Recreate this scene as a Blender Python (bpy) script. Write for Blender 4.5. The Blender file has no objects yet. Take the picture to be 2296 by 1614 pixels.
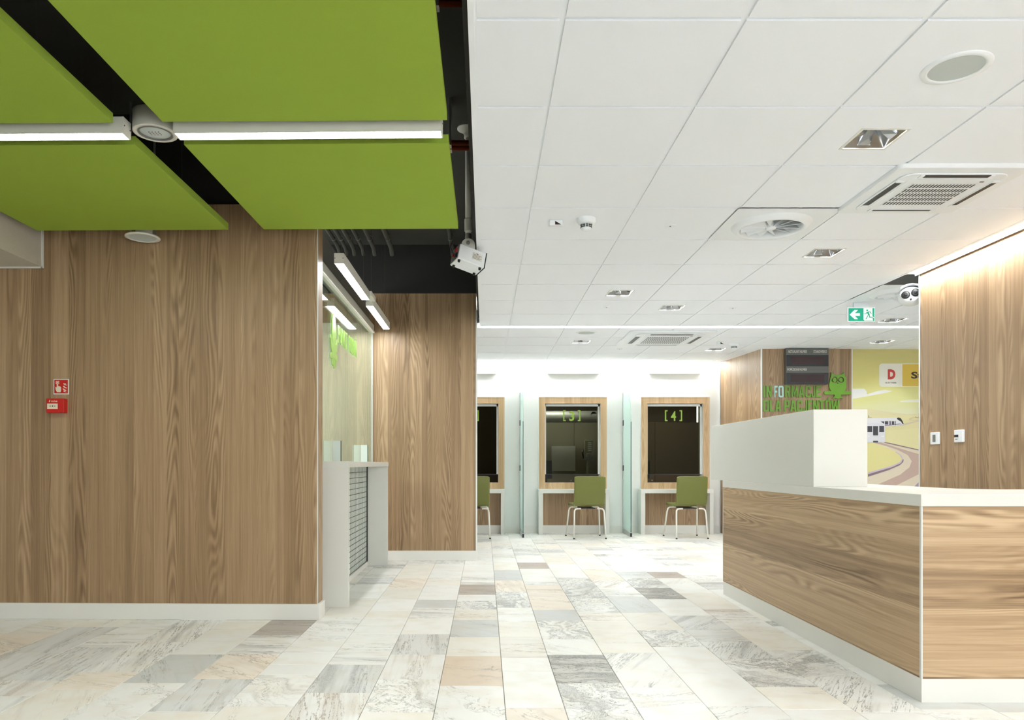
import bpy, bmesh, math, random
from mathutils import Matrix, Vector
random.seed(11)
SC = bpy.context.scene
COL = SC.collection
# ------------------------------------------------------------------ camera
F, CX, CY, HC = 1656.0, 1087.0, 1040.0, 1.0
cam = bpy.data.cameras.new('camera'); camo = bpy.data.objects.new('camera', cam); COL.objects.link(camo)
cam.sensor_width = 36.0; cam.lens = 36.0 * F / 2296
cam.shift_x = (1148 - CX) / 2296; cam.shift_y = (CY - 807) / 2296
cam.clip_start = 0.05
camo.location = (0, 0, HC); camo.rotation_euler = (math.radians(90), 0, 0)
SC.camera = camo
# ------------------------------------------------------------------ world, exposure
wd = bpy.data.worlds.new('daylight'); SC.world = wd; wd.use_nodes = True
bg = wd.node_tree.nodes['Background']; bg.inputs[0].default_value = (0.90, 0.96, 1.0, 1); bg.inputs[1].default_value = 4.2
SC.view_settings.view_transform = 'Standard'; SC.view_settings.look = 'None'
SC.view_settings.exposure = 0.76; SC.view_settings.gamma = 1.0; SC.view_settings.use_curve_mapping = False
BAR_E, SLOT_E, DOWN_W = 31.0, 9.5, 36.0

def fx(u, Y): return (u - CX) * Y / F
def fz(v, Y): return HC + (CY - v) * Y / F
def S(r, g, b):
    f = lambda c: (c / 255 / 12.92) if c / 255 <= 0.04045 else ((c / 255 + 0.055) / 1.055) ** 2.4
    return (f(r), f(g), f(b), 1.0)

# ------------------------------------------------------------------ materials
class NT:
    def __init__(s, name):
        s.m = bpy.data.materials.new(name); s.m.use_nodes = True
        s.t = s.m.node_tree; s.n = s.t.nodes; s.l = s.t.links
        s.b = s.n['Principled BSDF']; s.out = s.n['Material Output']
    def node(s, typ, **kw):
        d = s.n.new(typ)
        for k, v in kw.items(): setattr(d, k, v)
        return d
    def put(s, sock, v):
        if isinstance(v, (int, float)): sock.default_value = v
        elif isinstance(v, (tuple, list)): sock.default_value = v
        else: s.l.new(v, sock)
    def math(s, op, a, b=0.0, c=0.0, clamp=False):
        d = s.node('ShaderNodeMath', operation=op, use_clamp=clamp)
        for i, v in enumerate((a, b, c)): s.put(d.inputs[i], v)
        return d.outputs[0]
    def xyz(s, x, y, z):
        d = s.node('ShaderNodeCombineXYZ')
        for i, v in enumerate((x, y, z)): s.put(d.inputs[i], v)
        return d.outputs[0]
    def noise(s, vec, scale, detail=3.0, rough=0.5, dist=0.0):
        d = s.node('ShaderNodeTexNoise'); s.put(d.inputs['Vector'], vec)
        d.inputs['Scale'].default_value = scale; d.inputs['Detail'].default_value = detail
        d.inputs['Roughness'].default_value = rough; d.inputs['Distortion'].default_value = dist
        return d.outputs[0]
    def mix(s, fac, a, b, mode='MIX'):
        d = s.node('ShaderNodeMix', data_type='RGBA', blend_type=mode)
        s.put(d.inputs['Factor'], fac); s.put(d.inputs['A'], a); s.put(d.inputs['B'], b)
        return d.outputs['Result']
    def ramp(s, fac, stops):
        d = s.node('ShaderNodeValToRGB'); s.put(d.inputs[0], fac)
        e = d.color_ramp.elements
        while len(e) < len(stops): e.new(0.5)
        for i, (p, c) in enumerate(stops): e[i].position = p; e[i].color = c if len(c) == 4 else (*c, 1)
        return d.outputs[0]
    def smooth(s, v, a, b):
        d = s.node('ShaderNodeMapRange', interpolation_type='SMOOTHSTEP'); s.put(d.inputs[0], v)
        d.inputs[1].default_value = a; d.inputs[2].default_value = b
        return d.outputs[0]

def plain(name, col, rough=0.5, metal=0.0, bump=0.0, bscale=60, spec=0.5, var=0.04):
    t = NT(name); b = t.b
    pos = t.node('ShaderNodeNewGeometry').outputs['Position']
    n = t.noise(pos, 7.0, 3)
    f = t.math('MULTIPLY_ADD', n, var * 2, 1 - var)
    c = t.node('ShaderNodeVectorMath', operation='SCALE'); c.inputs[0].default_value = col[:3]; t.put(c.inputs['Scale'], f)
    t.put(b.inputs['Base Color'], c.outputs[0])
    b.inputs['Roughness'].default_value = rough; b.inputs['Metallic'].default_value = metal
    b.inputs['Specular IOR Level'].default_value = spec
    if bump:
        nb = t.noise(pos, bscale, 4); d = t.node('ShaderNodeBump'); d.inputs['Strength'].default_value = bump
        d.inputs['Distance'].default_value = 0.004
        t.l.new(nb, d.inputs['Height']); t.l.new(d.outputs[0], b.inputs['Normal'])
    return t.m

def emit(name, col, e):
    t = NT(name); t.b.inputs['Base Color'].default_value = (0.8, 0.8, 0.8, 1)
    t.b.inputs['Emission Color'].default_value = col; t.b.inputs['Emission Strength'].default_value = e
    return t.m

def wood(name, cd, cm, cl, along='Z', strip=0.105, rough=0.45, fig=0.24):
    t = NT(name)
    sp = t.node('ShaderNodeSeparateXYZ'); t.l.new(t.node('ShaderNodeNewGeometry').outputs['Position'], sp.inputs[0])
    h = t.math('ADD', sp.outputs[0], t.math('MULTIPLY', sp.outputs[1], 0.97))
    u, w = (h, sp.outputs[2]) if along == 'Z' else (sp.outputs[2], h)
    # printed laminate: uneven veneer strips with their own tone
    k = t.math('FLOOR', t.math('ADD', t.math('DIVIDE', u, strip), t.math('MULTIPLY', t.noise(t.xyz(u, 0.0, 0.0), 2.1, 1), 3.0)))
    wn = t.node('ShaderNodeTexWhiteNoise', noise_dimensions='1D'); t.l.new(k, wn.inputs['W']); r = wn.outputs[0]
    off = t.math('MULTIPLY', r, 31.0)
    # slow figure that bends the growth rings into long cathedral arches
    wob = t.noise(t.xyz(t.math('MULTIPLY', u, 6.0), t.math('MULTIPLY', w, 0.55), off), 1.0, 1, 0.4)
    ring = t.math('SINE', t.math('ADD', t.math('MULTIPLY', wob, 150.0), t.math('MULTIPLY', t.noise(t.xyz(t.math('MULTIPLY', u, 20.0), t.math('MULTIPLY', w, 4.0), off), 1.0, 2), 5.0)))
    ringm = t.math('MULTIPLY_ADD', ring, 0.5, 0.5)
    gate = t.smooth(t.noise(t.xyz(t.math('MULTIPLY', u, 9.0), t.math('MULTIPLY', w, 0.35), off), 1.0, 1), 0.45, 0.62)
    fine = t.noise(t.xyz(t.math('MULTIPLY', u, 230.0), t.math('MULTIPLY', w, 3.0), off), 1.0, 4, 0.65)
    mid = t.noise(t.xyz(t.math('MULTIPLY', u, 34.0), t.math('MULTIPLY', w, 0.5), off), 1.0, 3, 0.6)
    v = t.math('MULTIPLY_ADD', t.math('MULTIPLY', t.math('SUBTRACT', ringm, .5), gate), fig, t.math('MULTIPLY', fine, 0.40))
    v = t.math('ADD', v, t.math('MULTIPLY', mid, 0.50))
    v = t.math('ADD', v, t.math('MULTIPLY_ADD', r, 0.20, -0.05))
    c = t.ramp(v, [(0.22, cd), (0.5, cm), (0.78, cl)])
    t.l.new(c, t.b.inputs['Base Color'])
    t.b.inputs['Roughness'].default_value = rough
    d = t.node('ShaderNodeBump'); d.inputs['Strength'].default_value = 0.12; d.inputs['Distance'].default_value = 0.002
    t.l.new(fine, d.inputs['Height']); t.l.new(d.outputs[0], t.b.inputs['Normal'])
    return t.m

def marble(name, kind):
    """each tile carries its own stone: base tone, vein tone, amount, warp, angle, seed"""
    t = NT(name)
    A = lambda a: t.node('ShaderNodeAttribute', attribute_type=kind, attribute_name=a)
    base = A('stone').outputs['Color']; vein = A('vein').outputs['Color']
    pr = t.node('ShaderNodeSeparateXYZ'); t.l.new(A('figure').outputs['Vector'], pr.inputs[0])
    amt, warp, ang = pr.outputs
    seed = A('seed').outputs['Fac']
    rot = t.node('ShaderNodeVectorRotate', rotation_type='Z_AXIS')
    t.l.new(t.node('ShaderNodeNewGeometry').outputs['Position'], rot.inputs['Vector']); t.l.new(ang, rot.inputs['Angle'])
    add = t.node('ShaderNodeVectorMath', operation='ADD'); t.l.new(rot.outputs[0], add.inputs[0])
    t.l.new(t.xyz(t.math('MULTIPLY', seed, 17.0), t.math('MULTIPLY', seed, 9.0), seed), add.inputs[1])
    p = add.outputs[0]
    wn = t.node('ShaderNodeTexNoise'); t.l.new(p, wn.inputs['Vector']); wn.inputs['Scale'].default_value = 6.0; wn.inputs['Detail'].default_value = 4
    dv = t.node('ShaderNodeVectorMath', operation='SUBTRACT'); t.l.new(wn.outputs['Color'], dv.inputs[0]); dv.inputs[1].default_value = (.5, .5, .5)
    ds = t.node('ShaderNodeVectorMath', operation='SCALE'); t.l.new(dv.outputs[0], ds.inputs[0]); t.l.new(t.math('MULTIPLY', t.math('MULTIPLY', warp, warp), 0.42), ds.inputs['Scale'])
    p2n = t.node('ShaderNodeVectorMath', operation='ADD'); t.l.new(p, p2n.inputs[0]); t.l.new(ds.outputs[0], p2n.inputs[1])
    s = t.node('ShaderNodeSeparateXYZ'); t.l.new(p2n.outputs[0], s.inputs[0])
    q = t.xyz(t.math('MULTIPLY', s.outputs[0], 0.09), s.outputs[1], t.math('MULTIPLY', seed, 3.0))
    bands = t.noise(q, 13.0, 3, 0.55)
    q3 = t.xyz(t.math('MULTIPLY', s.outputs[0], t.math('MULTIPLY_ADD', warp, 0.3, 0.05)), s.outputs[1], seed)
    lines = t.noise(q3, 34.0, 7, 0.66)
    cloud = t.noise(p, 7.0, 3, 0.5)
    speck = t.noise(p, 260.0, 3, 0.75)
    band = t.smooth(t.math('ADD', bands, t.math('MULTIPLY_ADD', amt, 0.26, -0.2)), 0.44, 0.68)
    thin = t.math('ABSOLUTE', t.math('SUBTRACT', lines, 0.5))
    thin = t.math('SUBTRACT', 1.0, t.smooth(thin, 0.0, 0.03))
    thin = t.math('MULTIPLY', thin, t.smooth(t.noise(p, 38.0, 3, .6), 0.3, 0.55))
    mask = t.smooth(t.math('ADD', t.noise(q, 8.0, 2), t.math('MULTIPLY_ADD', amt, 0.34, -0.16)), 0.46, 0.62)
    thin = t.math('MULTIPLY', thin, mask)
    grit = t.smooth(t.math('ADD', speck, t.math('MULTIPLY', lines, 0.6)), 0.76, 0.92)
    grit = t.math('MULTIPLY', t.math('MULTIPLY', grit, band), 0.8)
    tone = t.mix(t.smooth(cloud, 0.4, 0.72), base, (0.95, 0.925, 0.88, 1), 'MULTIPLY')
    c = t.mix(t.math('MULTIPLY', band, t.math('MULTIPLY_ADD', amt, 0.34, 0.02)), tone, vein)
    f = t.math('MAXIMUM', t.math('MULTIPLY', thin, t.math('MULTIPLY_ADD', amt, 0.85, 0.24)), t.math('MULTIPLY', grit, amt), clamp=True)
    dark = t.mix(1.0, vein, (0.5, 0.5, 0.5, 1), 'MULTIPLY')
    c = t.mix(f, c, dark)
    t.l.new(c, t.b.inputs['Base Color'])
    t.b.inputs['Roughness'].default_value = 0.32; t.b.inputs['Specular IOR Level'].default_value = 0.35
    return t.m

def glass(name, tint, ior=1.5, rough=0.0):
    t = NT(name); t.n.remove(t.b)
    tr = t.node('ShaderNodeBsdfTransparent'); tr.inputs[0].default_value = tint
    gl = t.node('ShaderNodeBsdfGlossy'); gl.inputs['Roughness'].default_value = rough; gl.inputs['Color'].default_value = (.97, 1, .97, 1)
    # Schlick reflectance, the same from either side of the thin pane
    g = t.node('ShaderNodeNewGeometry'); dt = t.node('ShaderNodeVectorMath', operation='DOT_PRODUCT')
    t.l.new(g.outputs['Incoming'], dt.inputs[0]); t.l.new(g.outputs['Normal'], dt.inputs[1])
    f0 = ((ior - 1) / (ior + 1)) ** 2
    fr = t.math('MULTIPLY_ADD', t.math('POWER', t.math('SUBTRACT', 1.0, t.math('ABSOLUTE', dt.outputs['Value'])), 5.0), 1 - f0, f0, clamp=True)
    mx = t.node('ShaderNodeMixShader'); t.l.new(fr, mx.inputs[0]); t.l.new(tr.outputs[0], mx.inputs[1]); t.l.new(gl.outputs[0], mx.inputs[2])
    t.l.new(mx.outputs[0], t.out.inputs[0])
    return t.m

M = {}
M['white'] = plain('white_lacquer', S(226, 226, 219), 0.35, var=0.01)
M['wall_white'] = plain('white_wall_paint', S(240, 240, 236), 0.7, var=0.01)
M['base_white'] = plain('white_baseboard', S(232, 231, 224), 0.4, var=0.01)
M['tile_white'] = plain('ceiling_tile_white', S(247, 250, 255), 0.9, bump=0.15, bscale=400, var=0.008)
M['grid'] = plain('ceiling_grid_white', S(246, 249, 253), 0.5, var=0.005)
M['housing'] = plain('white_metal_housing', S(226, 224, 214), 0.45, var=0.01)
M['plastic'] = plain('white_plastic', S(240, 244, 247), 0.4, var=0.01)
M['soffit'] = plain('grey_textured_plaster', S(196, 189, 174), 0.9, bump=0.6, bscale=260)
M['green'] = plain('lime_green_felt', S(157, 182, 72), 0.95, bump=0.5, bscale=380, spec=0.1, var=0.02)
M['black'] = plain('matt_black_paint', S(34, 33, 30), 0.75, var=0.15)
M['black2'] = plain('dark_grey_concrete', S(66, 66, 61), 0.8, var=0.1)
M['pipe'] = plain('dark_painted_pipe', S(74, 74, 68), 0.6)
M['copper'] = plain('copper_pipe', S(180, 84, 44), 0.4, metal=0.6)
M['steel'] = plain('brushed_steel', S(190, 192, 190), 0.35, metal=0.9)
M['chrome'] = plain('mirror_reflector', S(168, 170, 172), 0.16, metal=1.0)
M['rubber'] = plain('black_rubber', S(22, 22, 22), 0.7)
M['dark'] = plain('black_plastic', S(30, 31, 32), 0.4)
M['grey'] = plain('grey_plastic', S(118, 118, 114), 0.5)
M['mesh_grey'] = plain('speaker_mesh_grey', S(196, 203, 200), 0.8)
M['trim'] = plain('aluminium_trim', S(225, 226, 222), 0.35, metal=0.2)
M['wood'] = wood('walnut_laminate', S(119, 93, 64), S(160, 131, 98), S(190, 162, 127))
M['wood_desk'] = wood('walnut_laminate_level', S(118, 92, 64), S(176, 147, 113), S(210, 182, 146), 'H', 0.16, fig=0.34)
M['wood_pale'] = wood('pale_frame_laminate', S(180, 146, 104), S(206, 174, 132), S(222, 194, 154), 'Z', 0.06)
M['stone_tile'] = marble('palissandro_marble', 'OBJECT')
M['stone_field'] = marble('palissandro_marble_field', 'GEOMETRY')
M['grout'] = plain('floor_grout', S(205, 203, 192), 0.9)
M['seat'] = plain('olive_green_vinyl', S(108, 112, 47), 0.45, bump=0.1, bscale=300)
M['leg'] = plain('cream_white_steel', S(240, 238, 228), 0.35, var=0.01)
M['letter'] = plain('green_acrylic', S(102, 152, 40), 0.3)
M['number'] = plain('yellow_green_film', S(160, 200, 66), 0.4)
M['letter_projected'] = plain('acrylic_projector_light', S(176, 218, 212), 0.3)  # projector light on green letters, put into their colour
M['glass_green'] = plain('light_green_acrylic', S(154, 194, 98), 0.3)
M['red'] = plain('signal_red', S(196, 30, 22), 0.4)
M['red_dark'] = plain('dark_red_display', S(52, 26, 26), 0.25)
M['board'] = plain('dark_grey_board', S(98, 98, 94), 0.45)
M['ink'] = plain('black_print', S(20, 20, 20), 0.6)
M['cream_ink'] = plain('cream_print', S(226, 216, 190), 0.6)
M['glass_clear'] = glass('partition_glass', (0.88, 0.93, 0.88, 1), 1.5)
M['glass_window'] = glass('window_glass', (0.62, 0.63, 0.55, 1), 1.06)
def milky(name, col, k):
    t = NT(name); t.n.remove(t.b)
    tr = t.node('ShaderNodeBsdfTransparent'); tr.inputs[0].default_value = (.9, .98, .96, 1)
    df = t.node('ShaderNodeBsdfDiffuse'); df.inputs[0].default_value = col
    tl = t.node('ShaderNodeBsdfTranslucent'); tl.inputs[0].default_value = col
    m1 = t.node('ShaderNodeMixShader'); m1.inputs[0].default_value = .5; t.l.new(df.outputs[0], m1.inputs[1]); t.l.new(tl.outputs[0], m1.inputs[2])
    m2 = t.node('ShaderNodeMixShader'); m2.inputs[0].default_value = k; t.l.new(tr.outputs[0], m2.inputs[1]); t.l.new(m1.outputs[0], m2.inputs[2])
    t.l.new(m2.outputs[0], t.out.inputs[0]); return t.m
M['glass_div'] = milky('divider_glass', S(222, 242, 236), .35)
M['frost'] = plain('frosted_glass', S(214, 224, 216), 0.3, var=0.02)
M['glass_edge'] = plain('dark_green_glass_edge', S(18, 72, 62), 0.2)
M['cabinet'] = plain('olive_grey_cabinet', S(138, 134, 112), 0.6)
M['cabinet2'] = plain('brown_grey_cabinet', S(96, 86, 70), 0.6)
M['office_pale'] = plain('pale_beige_office_wall', S(214, 211, 196), 0.7)
M['plate_white'] = plain('white_print', S(228, 226, 216), 0.6)
M['duct'] = plain('dull_silver_duct', S(170, 172, 168), 0.5, metal=0.5)
M['paper'] = plain('white_board', S(205, 205, 196), 0.7)
M['lit'] = emit('bar_diffuser_lit', (.95, .985, 1, 1), BAR_E)
M['slot_strong'] = emit('wall_slot_diffuser_lit', (.97, .99, 1, 1), SLOT_E * 2.8)
M['slot_wall'] = emit('side_slot_diffuser_lit', (.97, .99, 1, 1), SLOT_E * 3.7)
M['slot_lit'] = emit('slot_diffuser_lit', (.97, .99, 1, 1), SLOT_E)
M['lamp'] = emit('downlight_lamp', (1.0, 0.98, 0.95, 1), 1.2)
M['exit'] = plain('exit_green', S(0, 176, 140), 0.4)
M['exit_w'] = plain('exit_white', S(250, 252, 250), 0.4)
for mm, c, e in (('exit', S(0, 186, 148), 0.10), ('exit_w', S(240, 255, 252), 0.16)):
    b_ = M[mm].node_tree.nodes['Principled BSDF']; b_.inputs['Emission Color'].default_value = c; b_.inputs['Emission Strength'].default_value = e

# ------------------------------------------------------------------ mesh helpers
class MB:
    def __init__(s): s.v = []; s.f = []; s.sm = []
    def add(s, vs, fs, smooth=False):
        o = len(s.v); s.v += [tuple(v) for v in vs]; s.f += [tuple(i + o for i in f) for f in fs]; s.sm += [smooth] * len(fs); return s
    def box(s, x0, x1, y0, y1, z0, z1):
        vs = [(x, y, z) for z in (z0, z1) for y in (y0, y1) for x in (x0, x1)]
        return s.add(vs, [(0, 2, 3, 1), (4, 5, 7, 6), (0, 1, 5, 4), (2, 6, 7, 3), (0, 4, 6, 2), (1, 3, 7, 5)])
    def prism(s, pts, z0, z1):
        """vertical prism over a CCW outline (x, y)"""
        n = len(pts); vs = [(*p, z0) for p in pts] + [(*p, z1) for p in pts]
        fs = [tuple(reversed(range(n))), tuple(range(n, 2 * n))] + [(i, (i + 1) % n, n + (i + 1) % n, n + i) for i in range(n)]
        return s.add(vs, fs)
    def lathe(s, prof, seg=32, c=(0, 0, 0), axis='Z', smooth=True):
        vs = []; fs = []
        for (r, h) in prof:
            for k in range(seg):
                a = 2 * math.pi * k / seg; p = (r * math.cos(a), r * math.sin(a), h)
                if axis == 'Y': p = (p[0], p[2], p[1])
                if axis == 'X': p = (p[2], p[0], p[1])
                vs.append((c[0] + p[0], c[1] + p[1], c[2] + p[2]))
        for i in range(len(prof) - 1):
            for k in range(seg):
                fs.append((i * seg + k, i * seg + (k + 1) % seg, (i + 1) * seg + (k + 1) % seg, (i + 1) * seg + k))
        s.add(vs, fs, smooth)
        return s
    def cap(s, r, h, seg=32, c=(0, 0, 0), axis='Z', up=True):
        vs = []
        for k in range(seg):
            a = 2 * math.pi * k / seg; p = (r * math.cos(a), r * math.sin(a), h)
            if axis == 'Y': p = (p[0], p[2], p[1])
            if axis == 'X': p = (p[2], p[0], p[1])
            vs.append((c[0] + p[0], c[1] + p[1], c[2] + p[2]))
        f = tuple(range(seg))
        return s.add(vs, [f if up else tuple(reversed(f))])
    def tube(s, path, r, seg=10, caps=True):
        P = [Vector(p) for p in path]; vs = []; fs = []; n = len(P)
        ref = Vector((0, 0, 1))
        for i, p in enumerate(P):
            t = ((P[min(i + 1, n - 1)] - P[max(i - 1, 0)])).normalized()
            a = t.cross(ref)
            if a.length < 1e-3: a = t.cross(Vector((0, 1, 0)))
            a.normalize(); b = t.cross(a)
            for k in range(seg):
                g = 2 * math.pi * k / seg; vs.append(p + (a * math.cos(g) + b * math.sin(g)) * r)
        for i in range(n - 1):
            for k in range(seg):
                fs.append((i * seg + k, i * seg + (k + 1) % seg, (i + 1) * seg + (k + 1) % seg, (i + 1) * seg + k))
        s.add(vs, fs, True)
        if caps: s.add(vs[:seg], [tuple(reversed(range(seg)))]); s.add(vs[-seg:], [tuple(range(seg))])
        return s
    def xf(s, m):
        s.v = [tuple(m @ Vector(v)) for v in s.v]; return s

def build(name, mb, mat, parent=None, bevel=0.0, world=True, seg=2):
    me = bpy.data.meshes.new(name); me.from_pydata(mb.v, [], mb.f); me.update()
    for p, sm in zip(me.polygons, mb.sm): p.use_smooth = sm
    bm = bmesh.new(); bm.from_mesh(me); bmesh.ops.remove_doubles(bm, verts=bm.verts, dist=1e-5)
    bmesh.ops.recalc_face_normals(bm, faces=bm.faces); bm.to_mesh(me); bm.free()
    me.materials.append(M[mat] if isinstance(mat, str) else mat)
    o = bpy.data.objects.new(name, me); COL.objects.link(o)
    if parent:
        o.parent = parent
        if world and parent.type == 'EMPTY': o.matrix_parent_inverse = Matrix.Translation(-parent.location)
    if bevel:
        b = o.modifiers.new('bevel', 'BEVEL'); b.width = bevel; b.segments = seg; b.limit_method = 'ANGLE'
    return o
def tag(o, label, cat, group=None, kind=None):
    if label: o['label'] = label
    if cat: o['category'] = cat
    if group: o['group'] = group
    if kind: o['kind'] = kind
    return o
def thing(name, label, cat, loc=(0, 0, 0), rz=0.0, group=None):
    o = bpy.data.objects.new(name, None); o.empty_display_size = 0.1; COL.objects.link(o)
    o.location = loc; o.rotation_euler = (0, 0, rz)
    return tag(o, label, cat, group)
def struct(name, mb, mat, parent=None, bevel=0.0):
    o = build(name, mb, mat, parent, bevel)
    if not parent: o['kind'] = 'structure'
    return o
def B(*a): return MB().box(*a)

def from_curve(cu):
    ob = bpy.data.objects.new('tmp', cu); me = bpy.data.meshes.new_from_object(ob)
    m = MB(); m.add([tuple(v.co) for v in me.vertices], [tuple(p.vertices) for p in me.polygons])
    bpy.data.objects.remove(ob); bpy.data.meshes.remove(me); bpy.data.curves.remove(cu)
    return m
def text(body, height=1.0, xs=1.0, depth=0.002, fat=0.0):
    cu = bpy.data.curves.new('t', 'FONT'); cu.body = body; cu.size = 1.0; cu.extrude = 0.5; cu.offset = fat; cu.resolution_u = 3
    m = from_curve(cu)
    if not m.v: return m
    x0 = min(v[0] for v in m.v); y1 = 0.729
    m.v = [((v[0] - x0) * xs * height / y1, v[1] * height / y1, v[2] * depth) for v in m.v]
    return m
def shape(loops, depth=0.002):
    """filled outline(s), inner loops are holes; x, y in plane"""
    cu = bpy.data.curves.new('s', 'CURVE'); cu.dimensions = '2D'; cu.fill_mode = 'BOTH'; cu.extrude = depth / 2
    for lp in loops:
        sp = cu.splines.new('POLY'); sp.points.add(len(lp) - 1)
        for p, q in zip(sp.points, lp): p.co = (q[0], q[1], 0, 1)
        sp.use_cyclic_u = True
    return from_curve(cu)
def circ(x, y, r, n=24, ry=None): return [(x + r * math.cos(2 * math.pi * k / n), y + (ry or r) * math.sin(2 * math.pi * k / n)) for k in range(n)]
def on_front(m, x, y, z):      # plane facing the viewer: local x -> X, local y -> Z, depth -> -Y
    return m.xf(Matrix(((1, 0, 0, x), (0, 0, -1, y), (0, 1, 0, z), (0, 0, 0, 1))))
def on_glass(m, x, y, z):      # plane facing +X: local x -> +Y
    return m.xf(Matrix(((0, 0, 1, x), (1, 0, 0, y), (0, 1, 0, z), (0, 0, 0, 1))))
def width(m): return max(v[0] for v in m.v) - min(v[0] for v in m.v)
def pxshape(loops, Y, o=(0, 0), sc=1.0, depth=0.001):
    """outline traced at the real wall distance Y, in metres"""
    f = lambda p: (fx(o[0] + p[0] / sc, Y), fz(o[1] + p[1] / sc, Y))
    return shape([[f(p) for p in lp] for lp in loops], depth)
def front_at(m, Y): return m.xf(Matrix(((1, 0, 0, 0), (0, 0, -1, Y), (0, 1, 0, 0), (0, 0, 0, 1))))

H = 1.467; ZC = HC + H            # ceiling face
def cy(v): return F * H / (CY - v)

# ================================================================== SETTING
floor = struct('floor', B(-5.0, 7.0, -2.6, 13.0, -0.12, -0.012), 'grout')
# --- left wood wall (very slightly turned), its return, black wall above
SL = -0.023
def wy(x, y0=4.738, x0=-1.066): return y0 + (x - x0) * SL
wl = struct('wall_left', MB().prism([(-4.9, wy(-4.9)), (-1.073, wy(-1.073)), (-1.073, 4.885), (-1.25, 4.885), (-4.9, 5.05)], 0.1, 2.67), 'wood')
struct('wall_left_upper', MB().prism([(-4.9, wy(-4.9) + .03), (-1.10, wy(-1.1) + .03), (-1.10, 4.885), (-4.9, 5.05)], 2.67, 3.27), 'black')
struct('baseboard_left', MB().prism([(-4.9, wy(-4.9) - .014), (-1.058, wy(-1.058) - .014), (-1.058, 4.89), (-1.24, 4.89), (-4.9, 5.0)], 0.0, 0.102), 'base_white', bevel=.002)
struct('trim_1', MB().prism([(-1.0765, wy(-1.08) - .003), (-1.0705, wy(-1.07) - .003), (-1.0705, 4.744), (-1.0765, 4.744)], 0.1, 2.67), 'trim')
# --- middle wood wall
YM = 7.67
struct('wall_middle', B(-2.9, -0.088, YM, YM + .14, 0.1, 2.77), 'wood')
struct('wall_middle_upper', B(-2.9, -0.06, YM - .02, YM + .16, 2.77, 3.27), 'black')
struct('baseboard_middle', B(-2.9, -0.078, YM - .012, YM + .15, 0.0, 0.1), 'base_white', bevel=.002)
struct('trim_2', B(-0.094, -0.080, YM - .004, YM + .145, 0.1, 2.6), 'trim')
# --- room behind the partition glass (pale wall, dark above)
struct('wall_office', MB().box(-3.0, -2.9, 4.9, 7.62, 0, 2.455).box(-2.9, -1.185, 7.62, 7.66, 0, 2.455), 'office_pale')
ol = bpy.data.lights.new('side_office_fill', 'AREA'); ol.energy = 9; ol.size = .5; ol.spread = math.radians(100)  # fill light added to brighten the pale wall behind the glass
olo = bpy.data.objects.new('side_office_fill', ol); COL.objects.link(olo); olo.location = (-2.5, 5.5, 2.1); olo.rotation_euler = (Vector((-1.9, 7.62, 1.45)) - Vector((-2.5, 5.5, 2.1))).to_track_quat('-Z', 'Y').to_euler()
# --- back wall with three counter-window openings
YB = 10.70
WIN = [(-0.70, 0.284), (0.782, 1.764), (2.262, 3.25)]
OPN = [(-0.612, 0.195), (0.872, 1.673), (2.352, 3.16)]
ZB, ZT = 0.73, 1.872
wb = MB(); xs = -3.0
for a, b in OPN:
    wb.box(xs, a, YB, YB + .16, 0, ZC + .1); xs = b
    wb.box(a, b, YB, YB + .16, 0, ZB).box(a, b, YB, YB + .16, ZT, ZC + .1)
wb.box(xs, 3.6, YB, YB + .16, 0, ZC + .1)
struct('wall_back', wb, 'wall_white')
bbm = MB(); xs = -3.0
for a, b in ((-0.72, 0.281), (0.766, 1.766), (2.215, 3.245)): bbm.box(xs, a, YB - .012, YB, 0, .105); xs = b
bbm.box(xs, 3.45, YB - .012, YB, 0, .105)
struct('wall_corridor', B(-1.8, -1.7, 7.83, YB, 0, ZC + .1), 'wall_white')
struct('baseboard_back', bbm, 'base_white', bevel=.002)
# --- wood information corner
YI = 9.42
struct('wall_information_side', MB().prism([(3.405, YB), (3.53, YI), (3.62, YI + .02), (3.55, YB)], 0, ZC + .05), 'wood')
struct('wall_information', B(3.535, 4.682, YI, YI + .12, 0, ZC + .05), 'wood')
struct('trim_3', B(3.523, 3.537, YI - .004, YI + .012, 0, ZC + .02), 'trim')
struct('trim_4', B(4.678, 4.690, YI - .003, YI + .03, 0, ZC + .02), 'trim')
struct('trim_5', B(3.392, 3.405, YB - .03, YB, 0, ZC + .02), 'trim')
struct('wall_mural', B(4.69, 7.0, YI + .03, YI + .15, 0, ZC + .05), 'wall_white')
# --- right wood wall
XR = 3.357
struct('wall_right', B(XR, 3.52, -1.0, 5.70, 0, 2.75), 'wood')
struct('trim_6', B(XR - .004, XR + .03, 5.696, 5.708, 0, 2.75), 'trim')
struct('wall_far_right', B(7.0, 7.1, -2.6, 9.6, 0, 2.8), 'wall_white')
struct('wall_far_left', B(-5.0, -4.9, -2.6, 5.2, 0, 3.3), 'wall_white')
struct('wall_rear_light_block', MB().box(-4.9, 1.2, -2.6, -2.5, 0, 3.3), 'wall_white')  # out of view; width chosen to keep daylight off the left wall
# --- structural slab over the open plenum
struct('ceiling_slab', B(-5.0, -0.06, -2.6, 8.0, 3.27, 3.4), 'black2')
struct('ceiling_edge', B(-0.075, -0.058, -2.6, YM, ZC + .05, 3.3), 'black')
# --- grey plaster beam at the far left
struct('ceiling_beam', B(-4.9, -2.856, -1.0, 4.77, 2.27, 2.62), 'soffit')
struct('trim_7', MB().box(-4.9, -2.85, 4.755, 4.772, 2.262, 2.272).box(-2.858, -2.848, 4.755, 4.772, 2.262, 2.62), 'white')

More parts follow.
